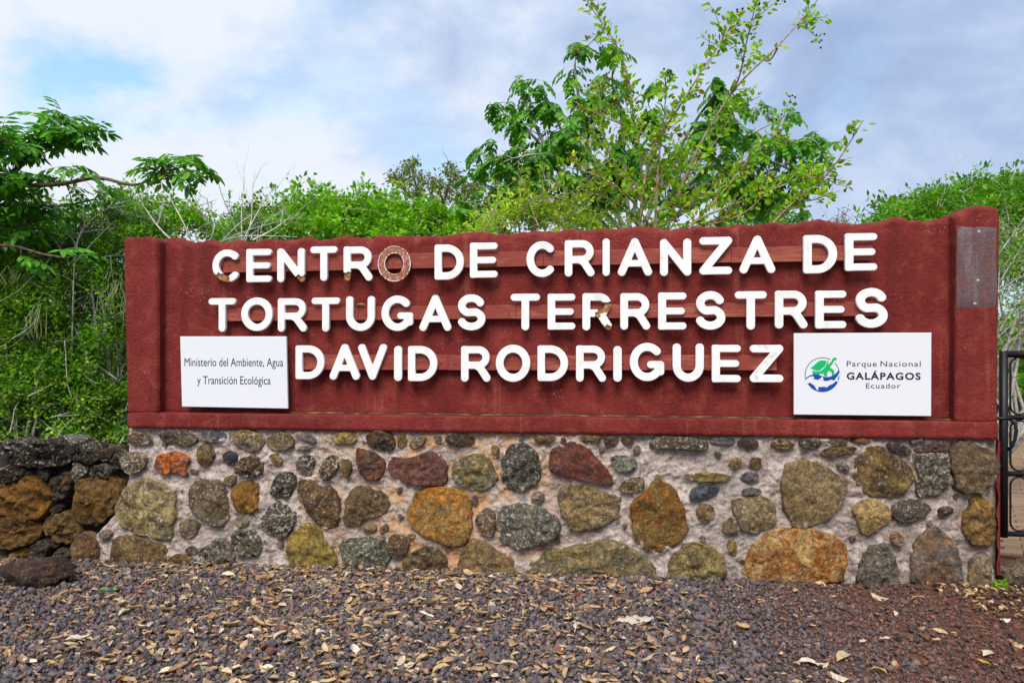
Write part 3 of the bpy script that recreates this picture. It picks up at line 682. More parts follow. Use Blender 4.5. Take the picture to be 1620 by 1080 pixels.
# --- battens carrying the letters
def batten(p0, p1, splits):
    """p0, p1: (x, ytop, ybottom) at the left and right end in the photograph"""
    w = -.048
    A0 = on_wall(p0[0], p0[1], w); A1 = on_wall(p0[0], p0[2], w); B0 = on_wall(p1[0], p1[1], w); B1 = on_wall(p1[0], p1[2], w)
    cuts = [A0[0]]+[A0[0]+(B0[0]-A0[0])*s for s in splits]+[B0[0]]
    for k in range(len(cuts)-1):
        u0, u1 = cuts[k]+(.0015 if k else 0), cuts[k+1]-.0015
        f = lambda u: (u-A0[0])/(B0[0]-A0[0])
        mb = MB(); n = 12; vs = []
        j = random.uniform(-.002, .002)
        for i in range(n):
            u = u0+(u1-u0)*i/(n-1); t_ = A0[1]+(B0[1]-A0[1])*f(u)+j; b_ = A1[1]+(B1[1]-A1[1])*f(u)+j
            d = .002*fbm((u, 0, t_), 4, 2)
            vs += [loc(u, b_, w-.020), loc(u, b_, w-.002+d), loc(u, b_+.002, w+d), loc(u, t_-.002, w+d), loc(u, t_, w-.002+d), loc(u, t_, w-.020)]
        mb.add(vs, None, grid_faces(6, n, True)[:, ::-1])
        mb.add(vs[:6]+vs[-6:], None, [(0, 1, 2, 3), (0, 3, 4, 5), (9, 8, 7, 6), (11, 10, 9, 6)])
        o = mb.build('batten', M['batten'], wall)
        # screws, and the blocks that hold the batten off the plaster
        ns = max(2, int((u1-u0)/.75)+1)
        for s in range(ns):
            u = u0+.05+(u1-u0-.1)*s/(ns-1); v_ = A0[1]+(B0[1]-A0[1])*f(u)-.055
            mb = MB(); ring = [loc(u+.007*math.cos(a*PI/4), v_+.007*math.sin(a*PI/4), w+.0035) for a in range(8)]
            out = [loc(u+.009*math.cos(a*PI/4), v_+.009*math.sin(a*PI/4), w+.0005) for a in range(8)]
            mb.add(ring+out+[loc(u, v_, w+.005)], [(16, a, (a+1) % 8) for a in range(8)], [(a, 8+a, 8+(a+1) % 8, (a+1) % 8) for a in range(8)])
            mb.build('screw', M['batten'], o)
            mb = MB(); box(mb, loc(u-.02, v_-.03, w-.02), loc(u+.02, v_+.03, -.10)); mb.build('spacer', M['red'], o)
batten((353, 407, 431), (1381, 387, 411), (.27, .52, .80))
batten((358, 487, 508), (1392, 477, 500), (.22, .47, .75))
batten((472, 561, 585), (1229, 562, 586), (.33, .68))
# ================================================================== LETTERS
def m_white():
    m, t, b, o = new_mat('letter_white'); c = objco(t)
    n = t.noise(c, 12, 5, .7)
    oi = t.node('ShaderNodeAttribute', attribute_type='OBJECT', attribute_name='smudge').outputs['Fac']
    col = t.mix(t.math('MULTIPLY', t.step(n, .48, .7), .45), (.76, .765, .78), (.60, .58, .54))
    st = t.noise(t.scale(c, (60, 60, 4)), 1.0, 4, .7); col = t.mix(t.math('MULTIPLY', t.step(st, .56, .7), .25), col, (.45, .40, .34))
    col = t.mix(t.math('MULTIPLY', t.step(t.noise(c, 24, 3, .6), .56, .66), oi), col, (.30, .30, .34))
    t.link(col, b.inputs['Base Color']); b.inputs['Roughness'].default_value = .5
    bump(t, b, t.noise(c, 40, 3), .0012, .5); return m
def m_rot():
    m, t, b, o = new_mat('rotten_board'); c = objco(t)
    n = t.noise(c, 45, 6, .75); n2 = t.noise(c, 110, 3, .7)
    col = t.ramp(n, [(.28, (.05, .022, .012)), (.45, (.24, .08, .03)), (.58, (.42, .22, .09)), (.72, (.66, .52, .36))])
    t.link(col, b.inputs['Base Color']); b.inputs['Roughness'].default_value = .9
    bump(t, b, n2, .006, 1.0); return m
def m_flake():
    m, t, b, o = new_mat('peeled_paint'); c = objco(t)
    n = t.noise(c, 34, 6, .75, dist=1)
    col = t.ramp(n, [(.38, (.22, .07, .04)), (.52, (.33, .13, .08)), (.60, (.46, .26, .18)), (.68, (.70, .66, .62))])
    t.link(col, b.inputs['Base Color']); b.inputs['Roughness'].default_value = .8; bump(t, b, n, .004, 1.0); return m
M['white'] = m_white(); M['rot'] = m_rot(); M['flake'] = m_flake()
TH = .205
def ell(cx, cy, rx, ry, a0, a1, n=26):
    return [(cx+rx*math.cos(math.radians(a0+(a1-a0)*k/n)), cy+ry*math.sin(math.radians(a0+(a1-a0)*k/n))) for k in range(n+1)]
def glyph(ch, W_):
    """rounded sans capitals in a box W_ x 1: strokes (polylines with a half width) and boxes"""
    h = TH/2; S = []; B = []
    if ch == 'I': S = [([(W_/2, W_/2), (W_/2, 1-W_/2)], W_/2)]
    elif ch == 'A': S = [([(h, h), (W_/2, 1-h)], h), ([(W_/2, 1-h), (W_-h, h)], h), ([(W_*.28, .33), (W_*.72, .33)], h*.82)]
    elif ch == 'V': S = [([(h, 1-h), (W_/2, h), (W_-h, 1-h)], h)]
    elif ch == 'C': S = [(ell(W_/2+.01, .5, W_/2-h, .5-h, 47, 313), h)]
    elif ch == 'O': S = [(ell(W_/2, .5, W_/2-h, .5-h, 0, 360, 48), h)]
    elif ch == 'D':
        r = .5-h; x = max(h, W_-h-r*1.02)
        S = [([(h, h), (h, 1-h)]+[(x, 1-h)]+ell(x, .5, W_-h-x, r, 90, -90)+[(h, h)], h)]; B = [(0, 0, TH, TH, .06), (0, 1-TH, TH, 1, .06)]
    elif ch == 'E':
        S = [([(h, 1-h*.95), (W_-h, 1-h*.95)], h*.9), ([(h, .5), (W_*.95-h, .5)], h*.86), ([(h, h*.95), (W_-h, h*.95)], h*.9), ([(h, h), (h, 1-h)], h)]; B = [(0, 0, TH, TH, .055), (0, 1-TH, TH, 1, .055)]
    elif ch == 'G': S = [(ell(W_/2, .5, W_/2-h, .5-h, 45, 325), h), ([(W_*.60, .43), (W_-h, .43), (W_-h, .24)], h*.88)]
    elif ch == 'N': S = [([(h, h), (h, 1-h)], h), ([(h, 1-h), (W_-h, h)], h), ([(W_-h, h), (W_-h, 1-h)], h)]
    elif ch == 'R':
        ry = (.5+.04-h)/2; yc = 1-h-ry; x = W_-h-ry*1.05-.02
        S = [([(h, h), (h, 1-h)], h), ([(h, 1-h), (x, 1-h)]+ell(x, yc, W_-.02-h-x, ry, 90, -90)+[(h, yc-ry)], h*.95), ([(W_*.50, yc-ry), (W_*.64, .40), (W_-h, h)], h)]; B = [(0, 1-TH, TH, 1, .07)]
    elif ch == 'S':
        ry = (.5-h)/2+.012; rx = W_/2-h
        top = ell(W_/2, 1-h-ry, rx*.93, ry, 22, 245, 20); bot = ell(W_/2, h+ry, rx, ry, 65, -158, 20)
        S = [(top+bot, h)]
    elif ch == 'T': S = [([(h, 1-h*.95), (W_-h, 1-h*.95)], h*.92), ([(W_/2, 1-h), (W_/2, h)], h)]
    elif ch == 'U': r = .42; S = [([(h, 1-h), (h, r)]+ell(W_/2, r, W_/2-h, r-h, 180, 360)+[(W_-h, r), (W_-h, 1-h)], h)]
    elif ch == 'Z': S = [([(h, 1-h), (W_-h, 1-h)], h*.95), ([(W_-h*1.05, 1-h), (h*1.05, h)], h), ([(h, h), (W_-h, h)], h*.95)]
    return S, B
def sdf_grid(ch, W_, res=.0175, pad=.06):
    xs = np.arange(-pad, W_+pad, res); ys = np.arange(-pad, 1+pad, res); X, Y = np.meshgrid(xs, ys)
    D = np.full(X.shape, 9.0); S, B = glyph(ch, W_)
    for pts, h in S:
        for (ax, ay), (bx, by) in zip(pts[:-1], pts[1:]):
            dx, dy = bx-ax, by-ay; L = dx*dx+dy*dy+1e-12
            tt = np.clip(((X-ax)*dx+(Y-ay)*dy)/L, 0, 1)
            D = np.minimum(D, np.hypot(X-ax-tt*dx, Y-ay-tt*dy)-h)
    for x0, y0, x1, y1, r in B:
        qx = np.abs(X-(x0+x1)/2)-(x1-x0)/2+r; qy = np.abs(Y-(y0+y1)/2)-(y1-y0)/2+r
        D = np.minimum(D, np.hypot(np.maximum(qx, 0), np.maximum(qy, 0))+np.minimum(np.maximum(qx, qy), 0)-r)
    return xs, ys, X, Y, D
def contours(xs, ys, D):
    """marching squares on D < 0 -> closed loops"""
    seg = {}; H_, W_ = D.shape
    def ip(a, b): return a/(a-b)
    for i in range(H_-1):
        row = D[i:i+2]
        if row.min() >= 0: continue
        for j in range(W_-1):
            a, b, c, d = D[i, j], D[i, j+1], D[i+1, j+1], D[i+1, j]
            k = (a < 0)+2*(b < 0)+4*(c < 0)+8*(d < 0)
            if k in (0, 15): continue
            e = {}
            if (a < 0) != (b < 0): e['b'] = ((i, j, 0), (xs[j]+(xs[j+1]-xs[j])*ip(a, b), ys[i]))
            if (b < 0) != (c < 0): e['r'] = ((i, j+1, 1), (xs[j+1], ys[i]+(ys[i+1]-ys[i])*ip(b, c)))
            if (d < 0) != (c < 0): e['t'] = ((i+1, j, 0), (xs[j]+(xs[j+1]-xs[j])*ip(d, c), ys[i+1]))
            if (a < 0) != (d < 0): e['l'] = ((i, j, 1), (xs[j], ys[i]+(ys[i+1]-ys[i])*ip(a, d)))
            T = {1: 'lb', 2: 'br', 3: 'lr', 4: 'rt', 6: 'bt', 7: 'lt', 8: 'tl', 9: 'tb', 11: 'tr', 12: 'rl', 13: 'rb', 14: 'bl', 5: 'lbrt', 10: 'brtl'}[k]
            for q in range(0, len(T), 2):
                A, B_ = e[T[q]], e[T[q+1]]
                seg.setdefault(A[0], []).append((B_[0], A[1], B_[1])); seg.setdefault(B_[0], []).append((A[0], B_[1], A[1]))
    used = set(); loops = []
    for s in seg:
        if s in used: continue
        cur = s; loop = []; prev = None
        while cur not in used:
            used.add(cur); nx = [z for z in seg[cur] if z[0] not in used] 
            loop.append(seg[cur][0][1])
            if not nx: break
            cur = nx[0][0]
        if len(loop) > 6: loops.append(loop)
    return loops
def plate(loops, conv, depth, bev, name, mat, parent, w):
    """solid plate with bevelled front edge from 2D loops; conv maps (x, y) to (u, v); stands with its back at w"""
    cu = bpy.data.curves.new(name, 'CURVE'); cu.dimensions = '2D'; cu.fill_mode = 'BOTH'
    cu.extrude = max(.0001, depth/2-bev); cu.bevel_depth = bev; cu.offset = -bev*.6; cu.bevel_resolution = 2 if bev > .002 else 0
    for lp in loops:
        sp = cu.splines.new('POLY'); sp.points.add(len(lp)-1); sp.use_cyclic_u = True
        for q, p in zip(sp.points, lp): u, v = conv(p); q.co = (u, v, 0, 1)
    o = bpy.data.objects.new('tmp', cu); COL.objects.link(o)
    dg = bpy.context.evaluated_depsgraph_get(); me = bpy.data.meshes.new_from_object(o.evaluated_get(dg))
    bpy.data.objects.remove(o); bpy.data.curves.remove(cu)
    n = len(me.vertices); co = np.empty(n*3, np.float32); me.vertices.foreach_get('co', co); co = co.reshape(-1, 3)
    out = np.stack([co[:, 0], -(w+depth/2+co[:, 2]), co[:, 1]], 1)
    me.vertices.foreach_set('co', out.ravel()); me.materials.clear(); me.materials.append(mat)
    # keep the front facing out: (u, v, z) -> (u, -z, v) is a rotation, so the winding stays right
    me.update()
    try:
        me.shade_smooth(); me.set_sharp_from_angle(angle=math.radians(35))
    except Exception: pass
    me.name = name
    return link(name, me, parent)
LW = -.047      # back of the letters
ROWS = [
 [('C',335,382,394,447),('E',389,430,393,447),('N',438,482,392,447),('T',490,534,389,445),('R',543,589,389,445),('O',597,650,388,446),
  ('D',687,734,386,443),('E',743,788,383,440),('C',832,882,381,439),('R',893,941,379,438),('I',953,965,377,437),('A',977,1032,376,437),('N',1044,1094,377,437),('Z',1106,1159,374,435),('A',1170,1227,372,433),
  ('D',1271,1325,371,433),('E',1337,1389,368,429)],
 [('T',329,373,471,525),('O',381,431,470,524),('R',439,485,471,525),('T',492,538,470,525),('U',547,593,468,524),('G',603,654,467,524),('A',663,714,466,524),('S',723,768,465,523),
  ('T',807,855,464,523),('E',866,911,464,522),('R',921,969,463,523),('R',981,1029,463,522),('E',1041,1087,462,522),('S',1100,1148,460,522),('T',1162,1214,460,522),('R',1226,1278,459,520),('E',1290,1340,459,520),('S',1353,1405,455,519)],
 [('D',467,513,546,600),('A',521,569,544,601),('V',566,612,544,601),('I',623,636,547,603),('D',645,692,547,603),('R',729,776,547,604),('O',784,839,545,604),('D',850,899,546,603),('R',911,959,546,604),('I',970,984,547,604),
  ('G',996,1052,542,603),('U',1064,1114,543,604),('E',1126,1173,545,605),('Z',1186,1240,545,605)]]
def lab(r, i): return (r, i)
DEPTH = .030
def put_letter(ch, x0, x1, y0, y1, key):
    wf = LW+DEPTH
    ua, va = on_wall(x0+.5, y1-.5, wf); ub, vb = on_wall(x1-.5, y0+.5, wf)
    Hh = vb-va; Wn = (ub-ua)/Hh
    xs, ys, X, Y, D = sdf_grid(ch, Wn)
    conv = lambda p: (ua+p[0]*Hh, va+p[1]*Hh)
    rag = .03*np.sin(X*37+Y*11)+.02*np.sin(X*83-Y*61)
    white = D; miss = None
    if key == (0, 0): miss = (Y-.27+rag-.15*(X-.2) < 0) & (X < Wn*.62+rag)
    elif key == (0, 2): miss = (Y < .20+rag) & (X > Wn*.66)
    elif key == (0, 4): miss = (Y < .26+rag*.5) & (X < Wn*.40)
    elif key == (1, 10): miss = ((Y < .72+.06*X) & (Y > .50-.3*(Wn-X)+rag) & (X > Wn*.50) & (Y > .44)) | ((Y < .13+rag) & (X > Wn*.55)) | ((Y < .50) & (Y > .34) & (X > Wn*.42) & (X < Wn*.62))
    if key == (0, 5):
        lw = contours(xs, ys, D); o = plate(lw, conv, DEPTH-.006, .002, 'letter', M['flake'], wall, LW)
        # a thin white rim is all that is left of the face
        ringD = np.maximum(D, -(D+.018)); rr = np.maximum(ringD, -(np.sin(X*9+Y*7)*.5+.62)*.05)
        plate(contours(xs, ys, rr), conv, .005, .0006, 'paint_rim', M['white'], o, LW+DEPTH-.007)
        o['label'] = 'round letter with its white face peeled away to brown board'; return o
    if miss is not None:
        d2 = D.copy(); d2[miss] = np.maximum(D[miss], .02)
        o = plate(contours(xs, ys, d2), conv, DEPTH, .0028, 'letter', M['white'], wall, LW)
        dm = D+.012; dm[~miss] = .02
        # rotten board showing where the face is broken off
        grow = np.zeros_like(miss); grow |= miss
        for sh in ((1, 0), (-1, 0), (0, 1), (0, -1)): grow |= np.roll(miss, sh, (0, 1))
        dm = np.where(grow, D+.012, .02)
        plate(contours(xs, ys, dm), conv, DEPTH-.010, .001, 'broken_board', M['rot'], o, LW)
        o['label'] = 'white letter with a piece of its face broken off'
        return o
    if key == (0, 4): pass
    return plate(contours(xs, ys, D), conv, DEPTH, .0030, 'letter', M['white'], wall, LW)
for r, row in enumerate(ROWS):
    for i, (ch, x0, x1, y0, y1) in enumerate(row):
        o = put_letter(ch, x0, x1, y0, y1, (r, i))
        o['smudge'] = .35 if (r, i) == (2, 13) else (.15 if (r, i) in ((0, 12), (1, 10)) else .0)

# ================================================================== PRINTED BOARDS
M['board'] = m_plain('board_white', (.66, .685, .74), .4, .3); M['ink'] = m_plain('ink_dark', (.012, .012, .03), .5)
M['green'] = m_plain('print_green', (.0, .42, .12), .5); M['green2'] = m_plain('print_dark_green', (.02, .25, .17), .5); M['blue'] = m_plain('print_blue', (.0, .055, .36), .5)
def fontmesh(txt, x0, x1, ybase, ycap, name, mat, parent, w, org, bold=0.0, space=1.0, capref='M'):
    """text set in the built-in face, fitted between photo columns x0..x1 with its capitals between ybase and ycap"""
    def get(s, sp=1.0):
        cu = bpy.data.curves.new('t', 'FONT'); cu.body = s; cu.extrude = .006; cu.offset = bold; cu.space_character = sp; cu.resolution_u = 4
        o = bpy.data.objects.new('t', cu); COL.objects.link(o)
        me = bpy.data.meshes.new_from_object(o.evaluated_get(bpy.context.evaluated_depsgraph_get()))
        bpy.data.objects.remove(o); n = len(me.vertices); co = np.empty(n*3, np.float32); me.vertices.foreach_get('co', co)
        return me, co.reshape(-1, 3)
    _, cc = get(capref); ch = cc[:, 1].max()
    me, co = get(txt, space)
    u0, vb = on_wall(x0, ybase, w); u1, _ = on_wall(x1, ybase, w); _, vc = on_wall((x0+x1)/2, ycap, w); _, vb = on_wall((x0+x1)/2, ybase, w)
    sx = (u1-u0)/(co[:, 0].max()-co[:, 0].min()); sy = (vc-vb)/ch
    X = u0+(co[:, 0]-co[:, 0].min())*sx; Z = vb+co[:, 1]*sy
    out = np.stack([X-org[0], -(w+co[:, 2]*.12)+org[2], Z-org[1]], 1).astype(np.float32)
    me.vertices.foreach_set('co', out.ravel()); me.update(); me.materials.clear(); me.materials.append(mat); me.name = name
    return link(name, me, parent)
def board(corners, label, th=.018):
    w = -.040+th
    q = [on_wall(x, y, w) for x, y in corners]   # tl tr br bl
    org = ((q[2][0]+q[3][0])/2, min(q[2][1], q[3][1]), w-th)
    b = thing('sign_board', label, 'notice board', tuple(wall_pt(*org)), WROT, 'printed boards fixed to the sign wall')
    mb = MB(); e = .0025
    cu, cv = np.mean(q, axis=0)
    fr = [(u-org[0], -(w-org[2]), v-org[1]) for u, v in q]
    fi = []
    for u, v in q:
        uu = u-e*np.sign(u-cu); vv = v-e*np.sign(v-cv); fi.append((uu-org[0], -(w-org[2])-.0015, vv-org[1]))
    bk = [(u-org[0], 0, v-org[1]) for u, v in q]
    mb.add(fi+fr+bk, None, [(3, 2, 1, 0)]+[(4+(k+1) % 4, 4+k, k, (k+1) % 4) for k in range(4)]+[(8+(k+1) % 4, 8+k, 4+k, 4+(k+1) % 4) for k in range(4)]+[(8, 9, 10, 11)])
    mb.build('board_panel', M['board'], b)
    return b, org, w+.0017
b1, og, bw = board([(285, 532), (453, 532), (455.5, 646), (288, 643)], 'white board with two lines of narrow dark lettering at the left end')
fontmesh('Ministerio del Ambiente, Agua', 292, 448, 579, 566.3, 'lettering', M['ink'], b1, bw, og, 0, 1.0)
fontmesh('y Transición Ecológica', 312, 428, 607.5, 594.8, 'lettering', M['ink'], b1, bw, og, 0, 1.0, 'T')
b2, og, bw = board([(1256, 527), (1473.5, 526), (1473, 658), (1256, 655.5)], 'large white board with green turtle and blue shark emblem at the right end')
fontmesh('Parque', 1339.5, 1387, 579.5, 571, 'lettering', M['ink'], b2, bw, og, 0, 1.12, 'P')
fontmesh('Nacional', 1393, 1456.5, 579.5, 571, 'lettering', M['ink'], b2, bw, og, 0, 1.12, 'N')
fontmesh('GALÁPAGOS', 1339.5, 1456.5, 600, 589, 'lettering', M['ink'], b2, bw, og, .030, 1.18, 'G')
fontmesh('Ecuador', 1370, 1424.5, 614, 606, 'lettering', M['ink'], b2, bw, og, 0, 1.12, 'E')
def flat(polys, name, mat, parent, w, org, z=0.0):
    """flat print from closed outlines given in the emblem's own close-up (13.5x, origin 1260, 550); later loops cut holes"""
    cu = bpy.data.curves.new(name, 'CURVE'); cu.dimensions = '2D'; cu.fill_mode = 'BOTH'; cu.extrude = .0004
    for lp in polys:
        p = np.array(lp, float).reshape(-1, 2)
        sp = cu.splines.new('POLY'); sp.points.add(len(p)-1); sp.use_cyclic_u = True
        for q, (x, y) in zip(sp.points, p): u, v = on_wall(1260+x/13.5, 550+y/13.5, w); q.co = (u, v, 0, 1)
    o = bpy.data.objects.new('tmp', cu); COL.objects.link(o)
    me = bpy.data.meshes.new_from_object(o.evaluated_get(bpy.context.evaluated_depsgraph_get())); bpy.data.objects.remove(o)
    co = np.empty(len(me.vertices)*3, np.float32); me.vertices.foreach_get('co', co); co = co.reshape(-1, 3)
    me.vertices.foreach_set('co', np.stack([co[:, 0]-org[0], -(w+z+co[:, 2])+org[2], co[:, 1]-org[1]], 1).ravel()); me.update()
    me.materials.clear(); me.materials.append(mat); me.name = name
    return link(name, me, parent)
def arc(cx, cy, r, a0, a1, n=40): return [c for k in range(n+1) for c in (cx+r*math.cos(math.radians(a0+(a1-a0)*k/n)), cy-r*math.sin(math.radians(a0+(a1-a0)*k/n)))]
def rev(f): return [c for k in range(len(f)//2-1, -1, -1) for c in (f[2*k], f[2*k+1])]
ring1 = arc(553, 578, 376, 62, 196)+rev(arc(553, 578, 357, 62, 196)); ring2 = arc(553, 578, 376, 20, 44)+rev(arc(553, 578, 357, 20, 44))
emblem = flat([ring1, ring2], 'emblem', M['green2'], b2, bw, og)
flat([[300,435,400,350,440,310,520,262,560,268,640,272,636,330,610,390,560,430,500,485,430,490,350,455]], 'turtle_shell', M['green'], emblem, bw, og, .0003)
flat([[655,275,680,280,690,310,664,326,690,345,745,290,780,220,800,205,850,208,862,230,850,262,810,270,770,340,712,418,770,450,810,500,812,560,760,600,755,540,720,495,680,500,655,545,658,615,595,605,580,545,500,560,470,600,395,590,380,520,390,580,345,570,340,480,420,505,510,500,570,450,620,400,650,330]], 'turtle_body', M['green'], emblem, bw, og, .0003)
wave = [190,690,190,650,260,600,340,570,450,568,540,600,620,622,700,620,780,590,850,540,895,480,900,435,925,510]+arc(553, 578, 364, 8, -160)
flat([wave], 'wave', M['blue'], emblem, bw, og, .0006)
flat([[175,720,215,660,280,620,340,605,380,625,372,650,345,662,400,675,465,688,510,650,560,610,568,640,575,705,660,710,740,680,800,700,880,600,900,560,960,520,965,530,925,560,885,640,880,680,915,745,880,730,840,705,790,760,700,800,640,850,600,828,460,838,470,905,430,890,375,800,330,770,280,740,235,775,185,745]], 'shark', M['board'], emblem, bw, og, .0010)

# ================================================================== GATE
M['iron'] = m_plain('black_iron', (.006, .0055, .007), .5, .35, 0, 60, .4)
gx = 4.02
def gate():
    w = -.20
    base_u, _ = on_wall(1588, 700, w)
    pt = lambda x, y: on_wall(x, y, w)
    g = thing('iron_gate', 'black iron gate with rounded loops at the right end of the sign wall', 'gate', tuple(wall_pt(base_u, pt(1588, 849)[1], w)), WROT)
    bz = pt(1588, 849)[1]
    L = lambda u, v, dw=0: (u-base_u, -dw, v-bz)
    def bar(a, b, r, name='rail', par=g, sides=10):
        mb = MB(); tube(mb, [L(*a), L(*b)], r, sides); return mb.build(name, M['iron'], par, smooth=True)
    top = pt(1588, 560)[1]; u0 = pt(1587.5, 700)[0]; r0 = .026
    GW = 1.25
    bar((u0, bz), (u0, top+.02), r0, 'post'); bar((u0+GW, bz), (u0+GW, top+.02), r0, 'post')
    rails = [top, pt(1600, 660)[1], pt(1600, 749)[1], pt(1600, 844)[1]]
    for k, v in enumerate(rails): bar((u0+.01, v), (u0+GW-.01, v), .024 if k == 0 else .017, 'rail')
    n = 9; pitch = (GW-.06)/n
    for k in range(3):
        v1, v0 = rails[k]-.02, rails[k+1]+.02
        for j in range(n):
            ua = u0+.03+pitch*j+.012; ub = ua+pitch-.024; r = (ub-ua)/2; pts = []
            for a in range(0, 181, 20): pts.append(L((ua+ub)/2+r*math.cos(math.radians(a)), v1-r+r*math.sin(math.radians(a))))
            for a in range(180, 361, 20): pts.append(L((ua+ub)/2+r*math.cos(math.radians(a)), v0+r+r*math.sin(math.radians(a))))
            pts.append(pts[0]); mb = MB(); tube(mb, pts, .0065, 6, False); mb.build('loop', M['iron'], g, smooth=True)
    # curved latch handle and bolt
    hp = [pt(1595, 662), pt(1602, 668), pt(1604, 680), pt(1602, 694), pt(1596, 706), pt(1591, 712)]
    mb = MB(); tube(mb, [L(u, v, .03 if 0 < i < 5 else .01) for i, (u, v) in enumerate(hp)], .011, 8); mb.build('handle', M['iron'], g, smooth=True)
    mb = MB(); a = pt(1576, 661); tube(mb, [L(a[0]-.02, a[1], .02), L(u0+.05, a[1], .02)], .010, 8); mb.build('bolt', M['iron'], g, smooth=True)
gate()

# ================================================================== DRY STONE WALL (left)
dry = thing('dry_stone_wall', 'low dry stone wall of dark lava rock and ochre boulders left of the sign', 'wall', tuple(wall_pt(-.9, 0, 0)), WROT)
def m_rubble():
    m, t, b, o = new_mat('rubble_core'); c = objco(t); n = t.noise(c, 18, 6, .7)
    t.link(t.mix(n, (.008, .007, .006), (.05, .04, .03)), b.inputs['Base Color']); bump(t, b, n, .04, 1.0); return m
M['rubble'] = m_rubble()
DRY = [
 ([-60,450,60,400,140,395,210,440,235,510,210,590,150,632,60,605,-60,590],(.34,.17,.03),(.20,.10,.03),.05,.3,.11),
 ([-80,605,70,615,150,640,190,690,140,750,60,775,-80,780],(.26,.13,.035),(.14,.08,.03),.05,.4,.10),
 ([370,480,400,410,470,395,560,400,610,460,600,560,540,620,450,675,400,640,375,570],(.26,.145,.035),(.16,.10,.04),.1,.2,.10),
 ([225,430,280,375,335,370,345,430,330,500,270,525,220,490],(.14,.085,.035),DK,.1,.3,.08),
 ([185,640,250,590,300,575,350,600,400,680,380,735,310,765,240,720,190,680],(.26,.15,.04),(.15,.10,.04),.15,.5,.10),
 ([225,560,290,535,300,570,260,600,225,590],(.13,.09,.05),DK,.1,.2,.06),
 ([0,830,60,785,130,780,120,860,40,900,-30,880],(.38,.22,.05),(.25,.14,.04),.15,.3,.08),
 ([125,780,190,725,225,760,210,830,150,860,120,840],(.10,.08,.055),DK,.4,.4,.08),
 ([220,745,270,735,275,775,225,780],(.14,.10,.05),DK,.3,.2,.05),
 ([240,800,300,770,330,800,320,860,270,870,240,840],(.14,.12,.08),DK,.5,.3,.07),
 ([335,790,380,770,410,800,395,860,345,860],(.18,.16,.10),(.12,.10,.06),.8,.3,.06),
 ([355,270,400,240,480,260,500,300,470,330,400,320,355,300],(.035,.026,.02),DK,.4,.8,.07),
 ([350,310,400,330,440,360,400,420,360,445,345,380],(.15,.14,.12),DG,.9,.3,.06),
 ([450,340,520,310,560,350,550,400,480,395,440,385],(.06,.055,.05),DG,.6,.6,.07),
 ([560,310,600,250,660,215,640,270,610,350,575,360],(.05,.04,.03),DG,.6,.6,.06),
 ([20,270,100,210,230,200,340,230,350,300,280,340,160,345,50,330],(.022,.018,.016),(.04,.035,.03),.55,1,.11),
 ([-60,200,60,195,110,220,30,270,-60,265],(.06,.055,.055),DK,.8,.5,.08),
 ([-60,350,60,340,110,360,80,400,0,440,-60,420],(.02,.016,.014),DK,.3,.8,.07),
 ([80,370,130,360,130,395,80,395],(.10,.065,.03),DK,.1,.2,.05),
 ([470,260,540,235,570,270,550,310,500,310],(.05,.04,.03),BR,.4,.6,.07),
 ([155,350,220,345,225,400,200,420,150,385],(.03,.024,.018),DK,.2,.6,.05),
 ([345,700,400,680,390,720,385,770,340,770],(.09,.06,.03),DK,.2,.3,.05),
]
dloc = lambda u, v, w: (u+.9, -w, v)
def shift_mesh(o, du, dw=0.0):
    me = o.data; n = len(me.vertices); co = np.empty(n*3, np.float32); me.vertices.foreach_get('co', co); co = co.reshape(-1, 3)
    co[:, 0] += du; co[:, 1] -= dw; me.vertices.foreach_set('co', co.ravel()); me.update()
for i, (fl, c1, c2, li, po, H) in enumerate(DRY):
    poly = [on_wall(fl[j]/3.376, 640+fl[j+1]/3.376, .02) for j in range(0, len(fl), 2)]
    sz = float(np.ptp(np.array(poly), axis=0).mean())
    o = make_stone(poly, min(H, .45*sz), 'stone', dry, grow=.99, back=-.18, seed=70+i*2.3, rough=1.6, lumpy=.3 if po > .7 else 0)
    shift_mesh(o, .9, -.07); dye(o, tuple(q*.72 for q in c1), tuple(q*.72 for q in c2), li, po)
# it goes on to the left of the picture
def rnd_poly(u, v, a, b):
    return [(u+a*random.uniform(.85, 1.15)*math.cos(k/9*2*PI), v+b*random.uniform(.85, 1.15)*math.sin(k/9*2*PI)) for k in range(9)]
for r in range(5):
    u = -1.12-random.random()*.1
    while u > -2.7:
        a = random.uniform(.08, .16); b = random.uniform(.08, .11)
        o = make_stone(rnd_poly(u-a, .07+r*.165, a, b), .09, 'stone', dry, back=-.18, seed=200+u*7+r, rough=1.3, n=20)
        shift_mesh(o, .9, -.07); dye(o, *random.choice([(OC, BR), (BR, DK), (DK, DG), (OL, BR)]), random.uniform(.1, .6), .6); u -= 2*a+.01
mb = MB(); vs = []
for k in range(60):
    u = -2.7+k/59*2.72
    for (v, w) in ((-.1, -.13), (.35, -.13), (.66, -.15), (.74, -.24), (.74, -.42), (.55, -.52), (-.1, -.56)):
        n1 = .03*fbm((u, v, w), 6, 3); vs.append(dloc(u, v+(n1 if v > .5 else 0), w+n1))
mb.add(vs, None, grid_faces(7, 60)[:, ::-1]); mb.build('rubble_core', M['rubble'], dry, smooth=True)
